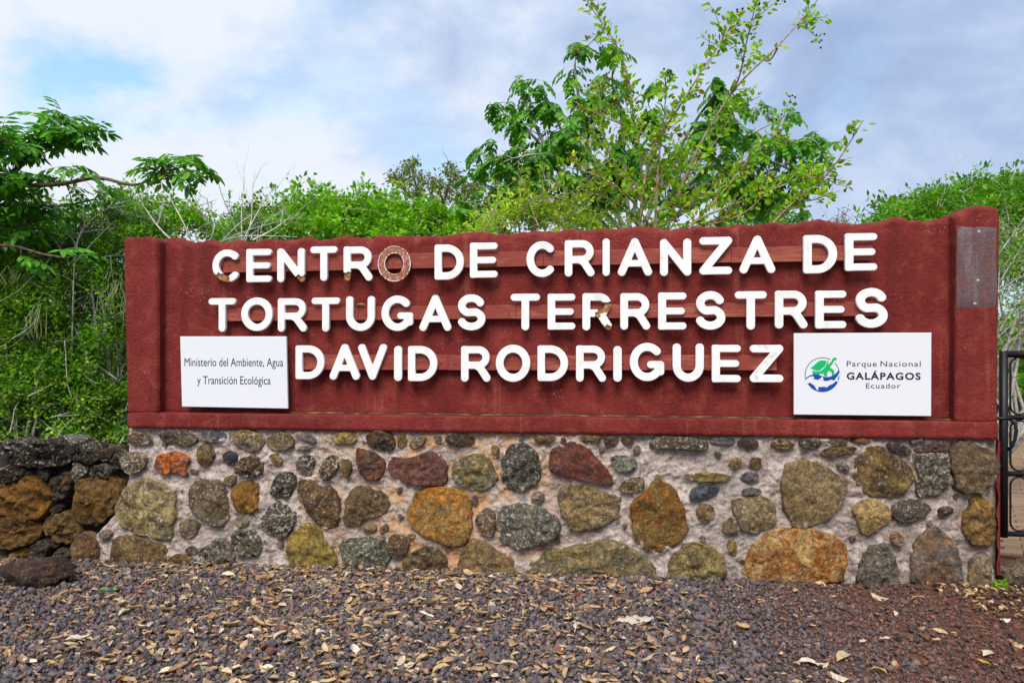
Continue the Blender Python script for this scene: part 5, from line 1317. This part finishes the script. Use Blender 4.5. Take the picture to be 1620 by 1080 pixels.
# --- broad tree at the left edge with long drooping leaves
def left_tree():
    z = 5.95; base = P(-150, 0, z); g = 0.0
    root = thing('broadleaf_tree', 'broadleaf tree with long drooping dark green leaves reaching in from the left edge', 'tree', (base[0], z, g))
    r = np.random.default_rng(3)
    trunk = refine(np.array([[base[0], z, 0], P(-160, 500, z), P(-120, 380, z), P(-90, 300, z+.1), P(-60, 200, z+.1), P(-40, 120, z)]))
    wood = MB(); tube(wood, trunk, np.linspace(.085, .03, len(trunk)), 9); local(wood, root).build('trunk', M['bk_dark'], root, True)
    limbs = [([(-110, 330), (0, 296), (40, 293), (100, 293), (150, 278), (180, 286), (210, 295), (232, 288), (252, 272)], -.25, .022),
             ([(-90, 300), (0, 285), (30, 272), (42, 245), (60, 225), (86, 206)], .15, .020),
             ([(-60, 260), (-20, 240), (5, 222)], -.3, .016),
             ([(-90, 330), (-20, 320), (50, 330), (110, 325), (150, 315)], .5, .018),
             ([(-120, 400), (-40, 392), (20, 385), (60, 402), (105, 408)], -.25, .014),
             ([(-100, 340), (-30, 352), (30, 360), (70, 345)], .2, .014)]
    ml = [pinnate(3, .24, dr, w, M['lf_tree'], lf=.60) for dr, w in ((.25, .40), (.6, .42), (.95, .40), (.4, .46))]
    spots = []
    for k, (pl, dz, r0) in enumerate(limbs):
        pts = refine(poly3(pl, z, dz)); wood = MB(); tips = []
        tube(wood, pts, np.linspace(r0, .007, len(pts)), 7)
        # leaves sit in rosettes at the twig ends
        ends = []
        if k == 0:
            for ox, oy in ((243,268),(268,252),(296,246),(278,268),(303,262),(230,262),(263,282),(288,280),(308,275),(258,262)):
                ends.append((P(ox, oy, z-.25), 5)); tube(wood, np.array([pts[-1], P(ox, oy, z-.25)]), [.006, .004], 5, False)
            for q in (.15, .24, .33, .40, .50, .60): ends.append((along(pts, q)[0], 4))
        else:
            if k == 1:
                for ox, oy in ((85,183),(102,193),(122,206),(67,203),(44,213),(30,228),(92,220),(114,220),(17,220),(57,238),(74,194),(132,210)):
                    ends.append((P(ox, oy, z+.1), 4)); q_, _ = along(pts, r.uniform(.5, .95)); tube(wood, np.array([q_, P(ox, oy, z+.1)]), [.005, .003], 5, False)
            for q in np.linspace(.35, 1, 5 if k != 4 else 3): ends.append((along(pts, q)[0], 5 if k != 4 else 2))
        for p, cnt in ends:
            for tw in range(1 if k == 0 and cnt == 5 else 2):
                d = r.normal(size=3)+np.array([.3, 0, .55]); tp = wig(p, d, (.05 if k == 1 else r.uniform(.06, .16)) if k or cnt != 5 else .04, 3, .2, r)
                tube(wood, tp, np.linspace(.006, .003, 4), 5, False)
                for a in range(cnt if cnt > 6 else max(2, cnt//2+2)):
                    an = r.uniform(0, 2*PI); dd = np.array([math.cos(an), math.sin(an)*.8, r.uniform(-.35, .45)])
                    spots.append((tp[-1]+dd*.01, dd))
        local(wood, root).build('branch', M['bk_dark'], root, True)
    # denser crown towards the edge and outside the frame
    ex = []
    for _ in range(150):
        px = r.uniform(-330, 40); py = r.uniform(200, 330)
        if px < -60: py = r.uniform(210, 420)
        p = P(px, py, z+r.uniform(-.5, .6)); an = r.uniform(0, 2*PI); ex.append((p, np.array([math.cos(an), math.sin(an), r.uniform(-.4, .4)])))
    wood = MB()
    for p, d in ex[::3]:
        q, _ = along(trunk, r.uniform(.5, .95)); mid = (p+q)/2+np.array([0, 0, .12]); tube(wood, np.array([q, mid, p]), [.012, .008, .003], 5, False)
    local(wood, root).build('branch', M['bk_dark'], root, True)
    vis = lambda s: 0 if (CX+F*s[0][0]/s[0][1]) > -20 else 1
    spots = sorted(spots+ex, key=vis)
    place_leafs(ml, root, spots, 285, M['lf_tree'], (.45, .82))
left_tree()

# --- dark green tree behind the sign
def mid_tree():
    z = 8.4; base = P(1000, 0, z)
    root = thing('broadleaf_tree', 'dark green spreading tree with drooping leaf clusters behind the middle of the sign', 'tree', (base[0], z, 0))
    r = np.random.default_rng(5)
    wood = MB(); trunk = refine(np.array([[base[0], z, 0], P(1000, 600, z), P(992, 450, z), P(1000, 400, z)])); tube(wood, trunk, np.linspace(.10, .07, len(trunk)), 9); local(wood, root).build('trunk', M['bk_grey'], root, True)
    T = [[(1000,400),(900,300),(850,215),(800,180),(782,168)], [(1000,400),(880,310),(800,270),(748,262)], [(1000,400),(880,330),(790,300),(752,288)], [(900,300),(860,230),(835,170),(822,150)],
         [(950,350),(920,230),(915,160),(910,108)], [(950,330),(900,230),(880,190),(872,172)], [(1000,400),(985,250),(985,170),(965,140),(972,95)], [(1000,400),(1060,260),(1100,190),(1130,150)], [(1000,400),(1080,280),(1130,220),(1158,178)],
         [(1040,340),(1120,260),(1180,215),(1212,200)], [(1060,330),(1160,260),(1220,240),(1260,222)], [(1040,360),(1140,300),(1200,280),(1262,250)], [(1000,400),(960,290),(930,240),(925,200)], [(1000,400),(1030,260),(1040,200),(1030,175)],
         [(950,380),(870,345),(800,330),(775,318)], [(1050,380),(1150,340),(1200,335),(1250,330)], [(1000,380),(940,320),(900,270),(860,262)], [(1020,380),(1060,330),(1090,300),(1120,270)], [(1000,380),(970,330),(955,290),(962,262)], [(1000,350),(1010,300),(1003,262)],
         [(1150,270),(1210,250),(1245,265),(1268,280)], [(930,250),(940,190),(955,160)], [(1100,300),(1150,290),(1180,300),(1230,300)], [(900,260),(860,240),(815,250)], [(880,330),(850,310),(815,300)]]
    ml = [pinnate(4, .27, dr, w, M['lf_mid'], lf=.52) for dr, w in ((.5, .50), (.9, .55), (1.2, .48), (.7, .56))]
    spots = []
    for k, pl in enumerate(T):
        pts = refine(poly3(pl, z, r.uniform(-.9, .9))); wood = MB(); tube(wood, pts, np.linspace(.03, .007, len(pts)), 6, False)
        for q in list(np.linspace(.38, 1, 9)):
            p, tg = along(pts, q); d = tg+r.normal(0, .6, 3)+np.array([0, 0, .3]); tp = wig(p, d, r.uniform(.12, .34), 4, .2, r); tube(wood, tp, np.linspace(.007, .003, 5), 5, False)
            for a in range(6 if q > .6 else 4):
                an = r.uniform(0, 2*PI); dd = np.array([math.cos(an), math.sin(an), r.uniform(-.7, .15)]); spots.append((tp[-1]+r.normal(0, .03, 3), dd))
        local(wood, root).build('branch', M['bk_grey'], root, True)
    r.shuffle(spots)
    place_leafs(ml, root, spots, 290, M['lf_mid'], (.42, .80))
mid_tree()

# --- light shrub with whippy stems, just behind the sign
def stem_leaves(mb, pts, r, dens, size, start=.1, spread=.06, asp=.55, tm=LEAF_OV):
    L = float(np.sum(np.linalg.norm(np.diff(pts, axis=0), axis=1))); n = int(dens*L*(1-start)); P_, D_ = [], []
    for k in range(n):
        t_ = start+(1-start)*r.random(); p, tg = along(pts, t_); s = r.normal(size=3); s -= tg*np.dot(s, tg); s /= np.linalg.norm(s)+1e-9
        P_.append(p+s*spread*r.random()); D_.append(tg*.5+s+np.array([0, 0, .15])+r.normal(0, .3, 3))
    if P_: scatter_leaves(mb, np.array(P_), np.array(D_), r.uniform(.7, 1.25, len(P_))*size, asp, tm)
def light_shrub():
    z = 6.55; base = P(1045, 0, z)
    root = thing('tall_shrub', 'airy light green shrub with long whippy stems rising above the middle of the sign', 'shrub', (base[0], z, 0))
    r = np.random.default_rng(11)
    S = [[(1040,900),(1012,480),(1009,359),(1026,233),(1059,194),(1089,147),(1115,104),(1149,56),(1165,22)],
         [(1046,900),(1045,480),(1050,361),(1089,268),(1115,212),(1167,130),(1219,86),(1262,39),(1294,0),(1312,-26)],
         [(1155,150),(1171,125),(1178,78),(1188,39),(1197,0)], [(1018,300),(1012,230),(1000,180),(998,130),(977,69),(946,30),(929,0)],
         [(1061,238),(1002,203),(942,181),(907,160)], [(1044,900),(1036,480),(1037,359),(1041,242),(1054,173),(1052,121)],
         [(1050,900),(1120,520),(1214,352),(1279,302),(1314,272),(1340,233),(1366,190)], [(1048,900),(1065,460),(1080,359),(1123,337),(1197,311),(1236,294),(1275,277),(1331,285)],
         [(1080,290),(1106,259),(1140,215),(1154,186),(1165,160)], [(1090,360),(1120,330),(1165,280),(1188,242),(1231,216),(1236,182)], [(1000,300),(960,240),(950,190),(948,140)], [(1030,360),(990,300),(930,270),(880,262)],
         [(1062,360),(1080,330),(1074,280),(1085,235)], [(1030,330),(1000,280),(965,260),(935,225)], [(1040,360),(1090,320),(1130,300),(1160,262)], [(1010,359),(980,320),(950,310),(920,300)], [(1055,340),(1050,290),(1070,250),(1100,230)],
         [(1100,360),(1150,350),(1185,335),(1215,300)], [(1242,330),(1262,318),(1290,318),(1312,305)], [(1230,76),(1218,100),(1205,95),(1196,75)], [(1262,39),(1276,32),(1286,28)]]
    wood = MB(); lf = MB(); be = MB()
    for k, pl in enumerate(S):
        pts = refine(poly3(pl, z, r.uniform(-.5, .5)), 3); wd = MB(); big = k in (0, 1, 5, 6, 7)
        tube(wd, pts, np.linspace(.017 if big else .009, .003, len(pts)), 6, False)
        st = .42 if big else .25
        if k == 1: st = .30
        dens = 88 if k not in (1,) else 34
        top = 1.0
        if k == 1: stem_leaves(lf, pts[:int(len(pts)*.62)], r, 70, .062, .35, .10)
        stem_leaves(lf, pts, r, dens if k != 1 else 6, .060, st, .07)
        L = float(np.sum(np.linalg.norm(np.diff(pts, axis=0), axis=1)))
        for a in range(int(L*(7 if k != 1 else 3))):
            q = st+(1-st)*r.random()*(.97 if k != 1 else .75); p, tg = along(pts, q); d = tg*.8+r.normal(0, .6, 3)+np.array([0, 0, .25]); tp = wig(p, d, r.uniform(.10, .34), 4, .2, r)
            tube(wd, tp, np.linspace(.0045, .002, 5), 4, False); stem_leaves(lf, tp, r, 62, .055, .1, .03)
            if r.random() < .22:
                for c in range(r.integers(3, 8)):
                    cc = tp[-1]+r.normal(0, .028, 3); be.add(ICO_V*.011+cc, ICO_F)
        local(wd, root).build('stem', M['bk_tan'], root, True)
    tag(local(lf, root).build('foliage', M['lf_shrub'], root), kind='stuff'); tag(local(be, root).build('berry_cluster', M['berry'], root), kind='stuff')
light_shrub()

# --- generic bushes: clumps of small leaves over a branching frame
def bush(name, label, cat, outline, z, depth, leaf, mleaf, mwood, r_seed, nclump=120, perclump=90, size=.045, asp=.6, csz=.16, tm=LEAF_SM, stems=7, base_px=None, group=None, bare=0, fill=.8, twigvis=.5, ground=0.0, bottom=None, sprig=.18):
    """outline: photo polyline of the crown's top edge; the crown fills the volume below it down to `bottom` px"""
    r = np.random.default_rng(r_seed); xs = [p[0] for p in outline]; bx = base_px if base_px is not None else (xs[0]+xs[-1])/2
    bp = P(bx, 0, z); root = thing(name, label, cat, (bp[0], z, ground), group=group); bottom = bottom or 420
    wood = MB(); lf = MB(); cen = []
    for k in range(nclump):
        px = r.uniform(xs[0], xs[-1]); top = float(np.interp(px, xs, [p[1] for p in outline]))+7+r.normal(0, 5)
        q = r.random()
        py = top+(bottom-top)*(q**1.6 if r.random() < fill else q)
        # the crown is rounded in depth: near its top edge the clumps sit in the middle
        h = (py-top)/max(20, bottom-top); dz = depth*math.sqrt(max(.02, min(1, h*2.2)))*r.uniform(-1, 1)
        zz = z+dz; x0, y0 = px, py; p = P(px, py+csz*.4*F/zz, zz)
        # keep the true height for clumps nearer than the middle
        cen.append(p)
    cen = np.array(cen)
    for s in range(stems):
        tgt = cen[r.integers(len(cen))]; b0 = np.array([bp[0]+r.normal(0, .12), z+r.normal(0, .12), ground]); m_ = (b0+tgt)/2+r.normal(0, .12, 3); pts = refine(np.array([b0, m_, tgt]), 3); wd = MB()
        tube(wd, pts, np.linspace(.03, .008, len(pts)), 6, False)
        local(wd, root).build('stem', mwood, root, True)
    tw = MB()
    for p in cen:
        d = np.array([p[0]-bp[0], p[1]-z, .6])*.5+r.normal(0, .35, 3); q = p-d/(np.linalg.norm(d)+1e-9)*r.uniform(.15, .5)
        tube(tw, wig(q, p-q, np.linalg.norm(p-q)*1.5, 5, .12, r), np.linspace(.0045, .0015, 6), 4, False)
        n = int(perclump*r.uniform(.5, 1.4)); o = r.normal(0, 1, (n, 3)); rad = np.abs(r.normal(.7, .35, n)); o = unit_rows(o)*rad[:, None]*csz*np.array([1, 1, .62])
        pos = p+o; scatter_leaves(lf, pos, unit_rows(o)+r.normal(0, .5, (n, 3))+np.array([0, 0, .1]), r.uniform(.65, 1.25, n)*size, asp, tm)
    # sprigs that break the outline
    for k in range(int(nclump*sprig)):
        px = r.uniform(xs[0], xs[-1]); top = float(np.interp(px, xs, [p[1] for p in outline])); p = P(px, top+12, z+r.uniform(-.4, .4)*depth)
        tp = wig(p, r.normal(0, .45, 3)+np.array([0, 0, 1]), csz*r.uniform(.8, 2.0), 5, .18, r); tube(tw, tp, np.linspace(.005, .0015, 6), 4, False)
        stem_leaves(lf, tp, r, 3.2/size, size*1.15, .15, size*.6, asp, tm)
    for k in range(bare):
        p = cen[r.integers(len(cen))]; d = r.normal(size=3)*np.array([1, .5, .6])+np.array([0, -.3, .3]); bt = wig(p, d, r.uniform(.5, 1.1), 12, .26, r)
        branch_out(tw, bt, .0048, .0014, 0, [(7, .25, .7, .28, .02, .15), (6, .10, .7, .28, .02, .2)], r, [])
    tag(local(tw, root).build('twigs', mwood, root), kind='stuff'); tag(local(lf, root).build('foliage', mleaf, root), kind='stuff')
    return root
def bare_tree(name, label, z, base_px, limbs, mat, seed, spec, r0=.02, cat='shrub'):
    r = np.random.default_rng(seed); bp = P(base_px, 0, z); root = thing(name, label, cat, (bp[0], z, 0))
    for pl in limbs:
        wd = MB(); pts = refine(poly3(pl, z, r.uniform(-.3, .3)), 3); branch_out(wd, pts, r0, r0*.25, 0, spec, r, [])
        local(wd, root).build('branch', mat, root, True)
    return root
def lichen(root, spots, r, name='hanging_lichen'):
    mb = MB()
    for p, l in spots:
        for k in range(14):
            q = np.array(p)+r.normal(0, 1, 3)*np.array([.03, .03, .03]); w = .003; d = r.normal(0, .05, 2); ll = l*r.uniform(.5, 1.1)
            mid = q+[d[0], d[1], -ll*.5]; e = q+[d[0]*.4+r.normal(0, .035), d[1], -ll]
            mb.add([q+[-w, 0, 0], q+[w, 0, 0], mid+[w, 0, 0], mid+[-w, 0, 0], e], [(3, 2, 4)], [(0, 1, 2, 3)])
    tag(local(mb, root).build(name, M['usnea'], root), kind='stuff')
# centre: bright bushes and the olive tree
bush('bush', 'bright green rounded bush behind the sign above the words CENTRO DE', 'bush', [(450,318),(462,306),(480,300),(500,297),(520,306),(545,314),(575,303),(600,312),(620,314),(640,318)], 9.3, 1.0, 0, M['lf_bright'], M['bk_grey'], 21, 170, 75, .066, .62, .17, stems=7, bottom=400)
bush('bush', 'bright green low bush behind the sign left of the olive tree', 'bush', [(600,318),(625,308),(650,316),(680,322),(710,330),(745,338),(770,345)], 9.0, .9, 0, M['lf_bright'], M['bk_grey'], 22, 110, 72, .064, .62, .17, stems=6, bottom=400)
bush('bush', 'darker green bush behind the sign beside the bright rounded bush', 'bush', [(335,352),(355,340),(375,330),(400,322),(425,325),(455,330),(470,345)], 8.2, .8, 0, M['lf_dark'], M['bk_grey'], 23, 110, 110, .040, .6, .15, stems=6, bottom=410, bare=6)
r_ = np.random.default_rng(31)
olive = bare_tree('olive_tree', 'small olive coloured tree with fine feathery leaves left of the dark tree', 10.5, 690, [[(690,700),(690,420),(680,340),(655,290),(650,258)], [(690,400),(670,330),(640,300),(615,282)], [(690,400),(700,320),(715,285),(712,262)], [(695,380),(730,330),(745,300),(762,290)], [(690,380),(680,330),(684,295),(690,280)]], M['bk_dark'], 31, [(5, .4, .6, .2, .05, .45), (8, .18, .6, .2, .05, .2)], .03, 'tree')
def olive_leaves():
    mb = MB(); r = np.random.default_rng(32)
    C = [(625,283,16),(645,268,16),(655,258,10),(668,285,18),(690,292,16),(712,268,15),(722,284,16),(705,300,18),(738,298,16),(755,300,14),(640,290,14),(660,305,20),(725,312,20),(750,325,22),(690,320,22)]
    for x, y, s in C:
        n = int(s*13); pos = np.array([P(x+r.normal(0, s*.45), y+r.normal(0, s*.38), 10.5+r.normal(0, .25)) for _ in range(n)])
        scatter_leaves(mb, pos, r.normal(size=(n, 3))+[0, 0, .4], r.uniform(.6, 1.2, n)*.062, .42, LEAF_SM)
    tag(local(mb, olive).build('foliage', M['lf_olive'], olive), kind='stuff')
olive_leaves()
bush('bush', 'loose lime green bush with grey twigs just behind the sign below the dark tree', 'bush', [(745,345),(775,325),(810,308),(850,292),(880,296),(915,310),(950,318),(985,330)], 6.5, .35, 0, M['lf_lime'], M['bk_tan'], 24, 70, 42, .052, .42, .15, LEAF_OV, stems=8, bottom=400, bare=8)
bush('bush', 'small dark bush peeping over the sign right of the whippy shrub', 'bush', [(1120,352),(1160,338),(1200,330),(1240,338),(1280,350)], 11, .7, 0, M['lf_mid'], M['bk_grey'], 25, 60, 80, .06, .5, .18, stems=5, bottom=400)
bush('bush', 'tiny feathery plant top showing over the wall left of the big canopy', 'bush', [(1315,345),(1335,336),(1352,342)], 9.5, .2, 0, M['lf_olive'], M['bk_grey'], 26, 10, 40, .03, .4, .09, stems=3, bottom=380)

# dead grey branches behind the sign, left
SP = [(4, .40, .65, .25, .03, .3), (7, .18, .7, .28, .03, .2)]
bare_tree('dead_shrub', 'leafless pale grey shrub with tangled fine twigs above the word CENTRO', 6.4, 385, [[(385,900),(385,420),(380,330),(388,290),(384,262)], [(385,400),(370,350),(350,310),(345,285)], [(385,380),(410,330),(430,300),(445,290)], [(385,390),(400,350),(398,300),(404,270)]], M['bk_pale'], 41, [(5, .35, .5, .22, .06, .45), (8, .22, .6, .25, .04, .2)], .007)
bare_tree('dead_shrub', 'leafless pale shrub with long low branches lying along the top of the wall', 6.15, 340, [[(300,900),(300,420),(340,385),(400,360),(465,345)], [(320,400),(360,375),(410,372),(470,375)], [(340,395),(380,350),(400,340)], [(310,400),(290,350),(275,325),(262,300)], [(320,400),(345,360),(330,330)], [(400,380),(440,360),(462,340)], [(300,400),(260,372),(240,345),(222,318)], [(330,400),(300,370),(330,350),(370,352)]], M['bk_pale'], 42, SP, .0085)

SPF = [(5, .26, .75, .3, .03, .2), (8, .12, .7, .3, .03, .2)]
# left thicket
TB = [('bush', 'dense small leaved thicket bush beside the left pillar of the sign', [(110,372),(140,352),(170,335),(200,330),(235,335),(262,345)], 6.6, .45, 51, M['lf_dark'], 170, 120, .030, 660, 16),
      ('bush', 'dense green thicket bush at the left edge above the dry stone wall', [(-60,360),(-10,350),(30,352),(70,362),(110,372)], 6.45, .45, 52, M['lf_dark'], 190, 120, .034, 650, 12),
      ('bush', 'low glossy green bush just above the black stones of the dry wall', [(-70,540),(-20,520),(30,515),(80,535),(140,590),(200,640)], 6.15, .22, 53, M['lf_dark'], 110, 120, .032, 700, 2),
      ('bush', 'tall pale green bush far behind the left thicket with grey twigs', [(60,345),(100,325),(150,312),(195,300),(240,300),(290,315),(340,338)], 7.6, .6, 54, M['lf_bright'], 130, 110, .038, 560, 16),
      ('bush', 'dark bush behind the left tree filling the left edge', [(-200,330),(-120,300),(-40,292),(30,298),(80,320)], 8.0, .8, 55, M['lf_dark'], 170, 120, .045, 640, 6),
      ('bush', 'thicket bush left of the picture beyond the dry stone wall', [(-420,400),(-320,330),(-200,320),(-80,360)], 6.9, .6, 56, M['lf_dark'], 130, 120, .042, 680, 6)]
for nm, lb, ol, z, dp, sd, mt, nc, pc, sz, bt, br in TB:
    nc = int(nc*1.35); pc = int(pc*1.15); sz *= 1.15; br = br//3
    rt = bush(nm, lb, 'bush', ol, z, dp, 0, mt, M['bk_grey'], sd, nc, pc, sz, .55, .13, stems=9, bottom=bt, bare=br, fill=.35, twigvis=.3)
    if sd in (51, 52, 54):
        r2 = np.random.default_rng(sd+100); xs = [p[0] for p in ol]
        sp = [(P(r2.uniform(max(0, xs[0]), xs[-1]), r2.uniform(360, 600) if sd != 54 else r2.uniform(320, 400), z-dp*.9), r2.uniform(.15, .42)) for _ in range(2)]
        lichen(rt, sp, r2)
bare_tree('dead_shrub', 'bare grey trunks and crossing twigs standing in the thicket beside the left pillar', 6.28, 185, [[(190,700),(175,600),(168,500),(150,440),(125,400)], [(192,700),(186,560),(178,450),(176,400)], [(180,700),(150,600),(125,530),(100,480),(60,455)], [(188,640),(170,560),(160,520),(180,470),(200,440)], [(185,600),(130,560),(80,540),(20,528)], [(150,690),(140,640),(110,600),(70,570)]], M['bk_grey'], 43, SPF, .010)
bare_tree('dead_shrub', 'bare pale twigs tangled below the drooping leaves of the left tree', 6.25, 110, [[(110,800),(115,450),(120,380),(140,340)], [(110,420),(90,380),(60,360),(30,352)], [(115,420),(150,380),(180,350)], [(110,430),(60,455),(0,450)], [(115,400),(130,360),(165,330),(200,318)]], M['bk_pale'], 44, SPF, .008)

# right: spreading canopy and thicket
can = bush('canopy_tree', 'wide low canopy tree of feathery bright green leaves beyond the right pillar', 'tree', [(1350,362),(1372,345),(1400,326),(1420,314),(1445,303),(1470,298),(1500,284),(1530,277),(1560,276),(1600,272),(1640,268),(1700,262),(1800,275),(1900,310)], 13.0, 2.0, 0, M['lf_canopy'], M['bk_pale'], 61, 430, 110, .095, .45, .27, stems=9, bottom=430, base_px=1620, bare=14, fill=.7, sprig=.05)
bush('bush', 'tangled thicket bush seen between the right pillar and the picture edge', 'bush', [(1560,350),(1600,335),(1650,330),(1720,340),(1790,370)], 7.4, .5, 0, M['lf_dark'], M['bk_grey'], 62, 130, 80, .034, .45, .14, stems=10, base_px=1490, bottom=530, bare=36, fill=.3, twigvis=1.2)
bare_tree('dead_shrub', 'pale bare branches arching beside the right pillar above the gate', 6.9, 1490, [[(1490,840),(1540,600),(1590,500),(1640,450)], [(1530,640),(1590,540),(1650,500)], [(1500,600),(1560,480),(1610,400),(1640,350)], [(1540,500),(1600,440),(1660,420)], [(1520,480),(1590,390),(1630,330)], [(1540,560),(1600,520),(1630,470)]], M['bk_grey'], 45, SP, .009)
bush('bush', 'dark bush beyond the path behind the gate', 'bush', [(1560,490),(1620,480),(1700,470),(1800,480)], 20.0, 1.2, 0, M['lf_dark'], M['bk_dark'], 63, 110, 110, .12, .5, .40, stems=6, base_px=1650, bottom=600, fill=.3)
# far wood that closes the horizon
def far_wood():
    r = np.random.default_rng(71); mb = MB()
    for k in range(620):
        a = r.uniform(-1.15, 1.15); d = r.uniform(19, 30); c = np.array([d*math.sin(a), d*math.cos(a), 0]); h = r.uniform(1.4, 3.0)+.4*math.sin(a*9)
        n = 50; o = unit_rows(r.normal(size=(n, 3)))*r.uniform(.3, 1, (n, 1))*np.array([1.2, 1.2, h*.5]); pos = c+o+[0, 0, h*.52]
        scatter_leaves(mb, pos, o, r.uniform(.7, 1.3, n)*.30, .6, LEAF_SM)
    tag(mb.build('far_wood', M['lf_dark']), 'low green wood closing the horizon behind the thickets', 'wood', kind='stuff')
far_wood()
# leaf litter under the thickets and weeds at the gate
def weed():
    p = P(1582, 921, 4.72); r = np.random.default_rng(81); root = thing('weed', 'tiny bright green weed sprouting at the foot of the base near the gate', 'weed', (p[0], p[1], gz(p[0], p[1])))
    mb = MB(); st = MB()
    for k in range(16):
        d = r.normal(size=3)*[1, 1, .3]+[0, 0, 1.0]; pts = wig((r.normal(0, .012), r.normal(0, .012), .0), d, r.uniform(.05, .10), 4, .15, r, 0, .2); tube(st, pts, .0012, 4, False)
        n = 12; pos = np.array([along(pts, q)[0] for q in r.uniform(.3, 1, n)]); scatter_leaves(mb, pos, r.normal(size=(n, 3))+[0, 0, .3], .018, .5, LEAF_SM)
    st.build('stem', M['lf_lime'], root); tag(mb.build('foliage', M['lf_bright'], root), kind='stuff')
weed()
# tan leaf caught on the batten inside the U
u_, v_ = on_wall(570, 482, -.03); tv, tf = TM[1]; mb = MB(); mb.add(tv, None, tf); o = mb.build('leaf', M['dry'], None, True)
o.location = tuple(wall_pt(u_, v_+.002, -.035)); o.scale = (.075, .05, .075); o.rotation_euler = (.5, 0, WROT); tag(o, 'dry yellow leaf caught on the batten inside the U of the second line', 'leaf')
